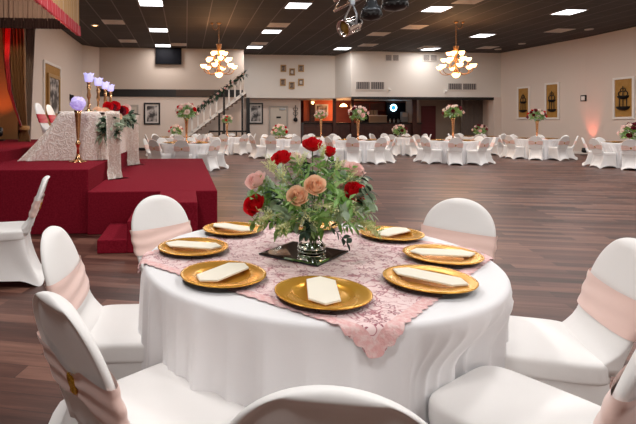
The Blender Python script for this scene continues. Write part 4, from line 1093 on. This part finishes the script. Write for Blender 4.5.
# left wall gold niche with picture, sconce
def sideX(px0, px1, pyt, zb, X, name, label, cat):
    a = PX(px0, 100, X); b = PX(px1, pyt, X); t = thing(name, label, cat, (X, (a.y+b.y)/2, zb)); return t, abs(b.y-a.y)/2, b.z-zb
t, w_, h_ = sideX(43, 60, 67, .3, -4.99, 'wall_panel', 'tall gold panel with white frame on the left wall', 'wall panel')
obj('panel_field', mbox(0, .02, -w_+.1, w_-.1, .1, h_-.1), 'goldpanel', t)
bm = NB(); 
for (a, b, c, e) in ((-w_, w_, 0, .1), (-w_, w_, h_-.1, h_), (-w_, -w_+.1, .1, h_-.1), (w_-.1, w_, .1, h_-.1)): box(bm, 0, .05, a, b, c, e)
obj('panel_frame', bm, 'trim', t)
t, w_, h_ = sideX(47, 59, 77, 1.6, -4.96, 'picture_frame', 'gold-framed grey picture on the tall gold panel of the left wall', 'picture')
bm = NB()
for (a, b, c, e) in ((-w_, w_, 0, .14), (-w_, w_, h_-.14, h_), (-w_, -w_+.14, .14, h_-.14), (w_-.14, w_, .14, h_-.14)): box(bm, 0, .07, a, b, c, e, .01)
obj('frame', bm, 'bronzeframe', t); obj('print', mbox(0, .03, -w_+.14, w_-.14, .14, h_-.14), 'photo', t)
a = PX(70.5, 101, -4.98); t = thing('wall_sconce', 'small black box fixture on the left wall', 'wall fixture', a); obj('housing', mbox(0, .14, -.08, .08, 0, .26, .01), 'black', t); obj('bracket', mbox(-.02, .0, -.1, .1, .05, .3), 'blackm', t)

# right wall: gold panels with iron planters
WA, WB = Vector((16.9, 24.5, 0)), Vector((17.55, 19.8, 0))
def on_wall(px, py):
    d = ray(px); A, B = (WA, WB)
    den = d[0]*(B.y-A.y)-d[1]*(B.x-A.x); t_ = (A.x*(B.y-A.y)-A.y*(B.x-A.x))/den
    y = d[1]*t_
    if y < 19.8: t_ = 17.55/d[0]
    return Vector((d[0]*t_, d[1]*t_, zat(py, t_)))
def gold_panel(px0, px1, py0, py1, label, lab2):
    a = on_wall(px0, py1); b = on_wall(px1, py0); c = (a+b)/2; ang = math.atan2(b.y-a.y, b.x-a.x)
    wd = Vector((b.x-a.x, b.y-a.y, 0)).length/2; zb = (zat(py1, 1)-H)*((a.x*sa+a.y*ca)+(b.x*sa+b.y*ca))/2+H; zt = (zat(py0, 1)-H)*((a.x*sa+a.y*ca)+(b.x*sa+b.y*ca))/2+H
    t = thing('wall_panel', label, 'wall panel', (c.x, c.y, zb), ang, 'gold panels on the right wall'); h_ = zt-zb; w_ = wd; f = .085
    obj('panel_field', mbox(-w_+f, w_-f, -.025, .0, f, h_-f), 'goldpanel', t)
    bm = NB()
    for (q, e, g, k) in ((-w_, w_, 0, f), (-w_, w_, h_-f, h_), (-w_, -w_+f, f, h_-f), (w_-f, w_, f, h_-f)): box(bm, q, e, -.06, 0, g, k)
    obj('panel_frame', bm, 'trim', t)
    n_ = Matrix.Rotation(ang, 3, 'Z') @ Vector((0, -.04, 0))
    t2 = thing('iron_planter', lab2, 'wall planter', (c.x+n_.x, c.y+n_.y, zb+f+h_*.15), ang, 'iron planters on the right wall')
    s = (w_-f)*.78
    for k, (z, r) in enumerate(((0, s), (h_*.27, s*.85))):
        bm = NB(); n = 20; R = []
        for i in range(7):
            v = i/6; rr = r*math.sin(v*PI/2*.98+.03); R.append([(rr*math.cos(PI+PI*j/n), rr*.55*math.sin(PI+PI*j/n), z+r*.55*(1-math.cos(v*PI/2))) for j in range(n+1)])
        rings(bm, R, closed=False); obj('basket', bm, 'blackm', t2, True)
    bm = NB(); z2 = h_*.27+s*.45; zt2 = h_*.58; dz = zt2-z2
    for sgn in (-1, 1):
        tube(bm, [(sgn*s*.55, -.02, s*.3), (sgn*s*.5, -.02, h_*.30)], .016, 6)
        tube(bm, bez((0, -.02, z2-.05), (sgn*s*1.1, -.02, z2), (sgn*s*.7, -.02, z2+dz*.6), (sgn*.02, -.02, z2+dz*.45), 10), .018, 6)
        tube(bm, bez((0, -.02, z2+dz*.45), (sgn*s*.6, -.02, z2+dz*.45), (sgn*s*.4, -.02, z2+dz*.85), (0, -.02, z2+dz*.8), 10), .016, 6)
    tube(bm, [(0, -.02, 0), (0, -.02, zt2)], .016, 6)
    obj('scrollwork', bm, 'blackm', t2, True)
gold_panel(517.7, 530.4, 86.7, 119, 'leftmost gold wall panel of the right wall, near the corner', 'black iron planter on the leftmost gold panel of the right wall')
gold_panel(545.5, 560, 82.7, 119.3, 'second gold wall panel of the right wall, behind the tall flowers', 'black iron planter on the second gold panel of the right wall')
gold_panel(613.8, 635.2, 77, 119, 'rightmost gold wall panel, at the right edge of the picture', 'black iron planter on the rightmost gold panel')
a = on_wall(584, 101.2); t = thing('wall_box', 'small dark square device on the right wall between the gold panels', 'wall fixture', (a.x, a.y, a.z), -PI/2)
obj('housing', mbox(-.14, .14, -.05, 0, 0, .27, .01), 'black', t); obj('face_plate', mbox(-.09, .10, -.062, -.05, .04, .22, .004), 'white', t)

# ------------------------------------------------------------------ staircase with garland
YS = 23.4
st = thing('staircase', 'white-edged staircase with balusters rising to the balcony along the back wall', 'staircase', PY(190, 0, YS).xyz*Vector((1, 1, 0)))
so = Vector((st.location.x, YS, 0))
A = PY(190.5, 133.8, YS)-so; B = PY(245.5, 92.2, YS)-so
def bar2(bm, p, q, hw, y0, y1):
    d_ = (q-p).normalized(); nn = Vector((-d_.z, 0, d_.x))*hw
    pts = [p-nn, q-nn, q+nn, p+nn]; a = [bm.verts.new((v.x, y0, v.z)) for v in pts]; b = [bm.verts.new((v.x, y1, v.z)) for v in pts]
    bm.faces.new(a[::-1]); bm.faces.new(b)
    for i in range(4): bm.faces.new((a[i], a[(i+1) % 4], b[(i+1) % 4], b[i]))
k0 = A-(B-A)*.30
bm = NB(); bar2(bm, k0, B, .06, 0, .05); obj('stringer', bm, 'white', st)
bm = NB(); bar2(bm, k0, B, .06, .95, 1.0); obj('stringer', bm, 'white', st)
N = 16
for k in range(N):
    p = k0+(B-k0)*((k+.5)/N); obj('tread', mbox(p.x-.16, p.x+.16, .05, .95, p.z-.13, p.z-.09), 'carpetdark', st)
    obj('riser', mbox(p.x+.14, p.x+.16, .06, .94, p.z-.10, p.z+.05), 'carpetdark', st)
up = Vector((0, 0, 1))*.98
def at_px(px):
    X = PY(px, 0, YS).x-so.x; u = (X-A.x)/(B.x-A.x); return A+(B-A)*u
for px in (192, 198, 204, 210.3, 216.5, 229, 235, 240.6):
    p = at_px(px); bm = NB(); box(bm, p.x-.035, p.x+.035, .0, .05, p.z, p.z+.93); obj('baluster', bm, 'white', st)
bm = NB(); tube(bm, [at_px(191)+up+Vector((0, .025, 0)), at_px(245)+up+Vector((0, .025, 0))], .035, 8); obj('handrail', bm, 'black', st)
for px, zt in ((219.2, None), (224, 1), (242.3, None)):
    p = at_px(px); top = p.z+(.98 if zt else -.05); bm = NB(); box(bm, p.x-.05, p.x+.05, -.06, 0, 0, top); obj('post', bm, 'black', st)
p = PY(247.8, 0, 26.1); o = obj('pillar', mbox(-.09, .09, -.09, .09, 0, SB), 'black'); o.location = (p.x, 26.05, 0); tag(o, 'black pillar under the left end of the balcony', 'pillar')
a = PY(209, 131, 22.9); b = PY(250, 131, 22.9); z = a.z; t = thing('low_rail', 'low black rail in front of the staircase', 'rail', (a.x, 22.9, 0)); obj('top_bar', mbox(0, b.x-a.x, 0, .06, z-.06, z+.02), 'black', t)
for k in range(4): x = (b.x-a.x)*k/3; obj('post', mbox(x-.03, x+.03, 0, .06, 0, z-.06), 'black', t)
gl = thing('stair_garland', 'green garland with pink and white flowers along the stair handrail', 'garland', (so.x, so.y, 0)); r2 = random.Random(8); g1 = NB()
P0, P1 = at_px(190)+up, at_px(245)+up
for k in range(230):
    u = r2.random(); p = P0+(P1-P0)*u+Vector((0, -.05, -.06*abs(math.sin(u*22)))); leaf(g1, p, Vector((r2.uniform(-1, 1), r2.uniform(-1, .2), r2.uniform(-1, .8))), r2.uniform(.18, .3), r2.uniform(.09, .14), .2, 0, 2)
o = obj('foliage', g1, 'deep', gl, True); o['kind'] = 'stuff'
for k in range(15):
    u = (k+.5)/15; p = P0+(P1-P0)*u+Vector((0, -.16, r2.uniform(-.1, .06))); m = ('rwhite', 'rpink')[k % 2]; q = rose_obj('rose', 1, m, gl, p, Vector((0, -1, .4)), 0, mesh=small_rose_mesh(m)); q.scale = (.055,)*3

# ------------------------------------------------------------------ bar
a = PY(303.5, 0, 26.7); b = PY(421, 0, 26.7); zc = zat(122.6, 27)
t = thing('bar_counter', 'long dark mahogany bar counter under the balcony', 'bar counter', (a.x, 26.7, 0)); L_ = b.x-a.x
obj('counter_front', mbox(0, L_, 0, .5, 0, zc-.07), 'barfront', t); obj('counter_top', mbox(0, L_+.05, -.08, .6, zc-.07, zc, .01), 'bartop', t)
for k in range(6): x = L_*(k+.08)/6; obj('front_panel', mbox(x, x+L_/6*.84, -.02, 0, .2, zc-.2, .01), 'barfront', t)
for (px0, px1, lab) in ((332.3, 335.2, 'dark bar post left of the amber lamp'), (350.4, 353, 'dark bar post right of the amber lamp'), (411.5, 415.5, 'dark bar post at the right end of the bar')):
    a = PY(px0, 0, 26.68); b = PY(px1, 0, 26.68); o = obj('bar_post', mbox(-(b.x-a.x)/2, (b.x-a.x)/2, -.1, .02, 0, SB), 'barfront'); o.location = ((a.x+b.x)/2, 26.62, 0); tag(o, lab, 'post', 'bar posts')
YB = BY-.02
def bpanel(name, label, cat, px0, px1, py0, py1, Y, dep, m, parts=()):
    a = PY(px0, py1, Y); b = PY(px1, py0, Y); t = thing(name, label, cat, ((a.x+b.x)/2, Y, a.z)); w_ = (b.x-a.x)/2; h_ = b.z-a.z
    return t, w_, h_
def simple(name, label, cat, px0, px1, py0, py1, Y, dep, m, part='body', extra=None):
    t, w_, h_ = bpanel(name, label, cat, px0, px1, py0, py1, Y, dep, m)
    obj(part, mbox(-w_, w_, 0, dep, 0, h_, .012), m, t)
    return t, w_, h_
t, w_, h_ = simple('wall_panel', 'orange panel at the left end behind the bar', 'wall panel', 303.5, 310, 99.5, 122.5, 28.6, .05, 'orange', 'board'); obj('rail', mbox(-w_, w_, -.03, 0, 0, .1), 'barfront', t)
t, w_, h_ = simple('wall_panel', 'large orange panel behind the bar carrying a picture', 'wall panel', 314.8, 332.6, 98.8, 122.5, 28.6, .05, 'orange', 'board'); obj('rail', mbox(-w_, w_, -.03, 0, 0, .1), 'barfront', t)
picture('picture_frame', 'pale-framed dark landscape picture on the orange panel behind the bar', 315.2, 328, 104.3, 115, 28.57, 'mat', 'photob', 'photob', .08, .03)
t, w_, h_ = simple('wine_rack', 'dark cabinet with glass rack between the orange panels', 'cabinet', 310, 314.8, 98, 123, 28.5, .2, 'barfront'); 
for k in range(4): obj('shelf', mbox(-w_+.03, w_-.03, -.03, 0, h_*(.15+.2*k), h_*(.15+.2*k)+.04), 'black', t)
t = thing('bar_lamp', 'small amber glowing lamp over the bar between the two dark posts', 'lamp', PY(343.5, 105.5, 27.6)); bm = NB(); lathe(bm, [(.03, .12), (.16, .05), (.22, -.05), (.20, -.06), (.02, -.02)], 18); obj('lamp_shade', bm, 'shade', t, True)
bm = NB(); tube(bm, [(0, 0, .1), (0, 0, SB-t.location.z)], .012, 6); obj('cord', bm, 'black', t)
l = bpy.data.lights.new('bar_light', 'POINT'); l.energy = 40; l.color = (1, .5, .25); l.shadow_soft_size = .15; q = bpy.data.objects.new('bar_light', l); C.objects.link(q); q.location = t.location-Vector((0, 0, .2))
t = thing('bar_sconce', 'tiny amber lamp on the cabinet between the orange panels', 'lamp', PY(312.8, 103, 28.45)); bm = NB(); lathe(bm, [(.03, -.08), (.08, .0), (.09, .08)], 12); obj('lamp_shade', bm, 'shade', t, True); obj('bracket', mbox(-.02, .02, 0, .06, -.1, -.05), 'bronze', t)
t, w_, h_ = simple('fridge', 'black framed glass cooler behind the bar', 'cooler', 361.5, 369, 112, 122.6, 28.7, .5, 'black'); obj('glass_door', mbox(-w_+.07, w_-.07, -.02, 0, .07, h_-.07), 'screen', t)
t, w_, h_ = simple('back_counter', 'cream counter at the back of the bar', 'counter', 369.5, 387, 116, 122.8, 28.6, .6, 'beige'); obj('counter_top', mbox(-w_, w_, -.03, .6, h_, h_+.04), 'trim', t)
zt_ = t.location.z+h_+.04
for px, lab in ((371.7, 'left of two beige drink machines on the cream back counter'), (376, 'right of two beige drink machines on the cream back counter')):
    a = PY(px, 0, 28.8); t = thing('drink_machine', lab, 'machine', (a.x, 28.8, zt_)); obj('body', mbox(-.11, .11, 0, .3, 0, .33, .02), 'beige', t); obj('drip_tray', mbox(-.09, .09, -.06, 0, 0, .04), 'vent', t)
t, w_, h_ = simple('display_board', 'dark blue-black board behind the bar holding the neon clock', 'board', 386.5, 411, 101.5, 121.5, 28.75, .06, 'screen', 'board'); obj('frame_rail', mbox(-w_, w_, -.03, 0, h_-.08, h_), 'barfront', t)
t = thing('neon_clock', 'round clock with glowing blue-white neon ring behind the bar', 'clock', PY(393.2, 107.8, 28.7))
bm = NB(); R = []
for k in range(28):
    a = 2*PI*k/28; R.append([((.18+.035*math.cos(g))*math.cos(a), -.05+.035*math.sin(g), (.18+.035*math.cos(g))*math.sin(a)) for g in [2*PI*s/8 for s in range(8)]])
rings(bm, R, loop=True); obj('neon_ring', bm, 'neonw', t, True)
bm = NB(); lathe(bm, [(.001, .0), (.17, .0), (.17, .04), (.001, .04)], 24); bmesh.ops.rotate(bm, verts=bm.verts, cent=(0, 0, 0), matrix=Matrix.Rotation(PI/2, 3, 'X')); obj('dial', bm, 'neonb', t)
t, w_, h_ = simple('cash_register', 'pale register on the bar right of the neon clock', 'register', 402, 408, 112, 121.8, 28.4, .25, 'grey'); obj('screen', mbox(-w_+.04, w_-.04, -.02, 0, h_*.5, h_-.05), 'mat', t)
a = PY(399, 121.8, 28.4)
for k in range(6):
    p = PY(390+k*2, 121.8, 28.45); bm = NB(); lathe(bm, [(.04, 0), (.042, .17), (.015, .22), (.014, .28)], 12); o = obj('bottle', bm, 'glass' if k % 2 else 'grey', smooth=True); o.location = (p.x, 28.45, zc-.02-.0); tag(o, 'small bottle in the row standing below the neon clock', 'bottle', 'bottles below the neon clock')
o = obj('bottle_shelf', mbox(PY(387, 0, 28.4).x, PY(411, 0, 28.4).x, 28.38, 28.75, zc-.08, zc-.02), 'barfront'); tag(o, 'dark shelf below the neon clock behind the bar', 'shelf')
t, w_, h_ = simple('bar_cabinet', 'dark red-brown wall cabinet behind the bar above the beige machines', 'cabinet', 354, 385, 102.5, 111, 28.9, .3, 'barwall')
for s in (-1, 0): obj('door', mbox(w_*s+.04, w_*(s+1)-.04, -.02, 0, .05, h_-.05, .01), 'barfront', t)
# grey-brown drape at the right of the recess
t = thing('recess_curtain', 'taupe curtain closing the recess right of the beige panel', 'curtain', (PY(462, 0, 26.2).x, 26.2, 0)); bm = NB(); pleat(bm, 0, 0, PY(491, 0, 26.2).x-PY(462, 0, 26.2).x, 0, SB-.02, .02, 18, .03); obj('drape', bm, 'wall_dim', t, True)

# ------------------------------------------------------------------ coloured uplights
def uplight(loc, aim, label, m, col, e, size, blend=.8):
    t = thing('uplight', label, 'uplight', loc); bm = NB(); obj('yoke', mbox(-.14, .14, -.05, .05, 0, .03), 'black', t)
    d_ = (Vector(aim)-Vector(loc)).normalized(); q = d_.to_track_quat('Z', 'Y').to_matrix().to_4x4()
    bm = NB(); lathe(bm, [(.06, -.06), (.10, -.03), (.11, .12), (.10, .125), (.09, .10)], 16); bmesh.ops.transform(bm, matrix=q, verts=bm.verts); shift(bm, (0, 0, .16)); obj('can_body', bm, 'black', t, True)
    bm = NB(); lathe(bm, [(.088, .105), (.001, .108)], 16); bmesh.ops.transform(bm, matrix=q, verts=bm.verts); shift(bm, (0, 0, .16)); obj('lens', bm, m, t)
    l = bpy.data.lights.new('uplight_beam', 'SPOT'); l.energy = e; l.color = col; l.spot_size = math.radians(size); l.spot_blend = blend; l.shadow_soft_size = .05
    o = bpy.data.objects.new('uplight_beam', l); C.objects.link(o); o.parent = t; o.location = Vector((0, 0, .16))+d_*.15; o.rotation_mode = 'QUATERNION'; o.rotation_quaternion = (-d_).to_track_quat('Z', 'Y')
u = on_wall(592, 130); uplight((u.x-.45, u.y-.1, 0), (u.x+.02, u.y, 1.5), 'small black uplight on the floor by the right wall, red beam', 'uplens', (1, .2, .13), 60, 50, 1)
u = PY(3, 0, 11.9); uplight((u.x, 11.6, .96), (u.x-.4, 12.5, 2.4), 'small black uplight on the stage floor at the left edge, orange beam', 'uplensO', (1, .16, .04), 28, 75)
u = PC(9, 40, 9.9); uplight((PC(9, 140, 9.9).x-.3, PC(9, 140, 9.9).y-.3, .96), (PC(8, 20, 10.6)), 'black uplight on the stage behind the frame edge aimed up the drape, red beam', 'uplens', (1, .04, .02), 250, 24)
# unseen warm fill lamp, can and pole added under the canopy to brighten the drapes
t = thing('added_fill_light', 'unseen warm fill lamp added under the canopy to brighten the drapes', 'stage light', (-2.55, 8.3, 4.2)); bm = NB(); lathe(bm, [(.1, .2), (.16, .1), (.16, -.1), (.14, -.1)], 16); obj('can_body', bm, 'black', t, True)
bm = NB(); tube(bm, [(0, 0, .2), (0, 0, CEIL-4.2)], .02, 6); obj('pole', bm, 'black', t)
l = bpy.data.lights.new('added_fill', 'SPOT'); l.energy = 170; l.color = (1, .74, .5); l.spot_size = 2.2; l.spot_blend = .8; l.shadow_soft_size = .15
o = bpy.data.objects.new('added_fill', l); C.objects.link(o); o.parent = t; o.location = (0, 0, -.15); o.rotation_euler = (.85, 0, .35)
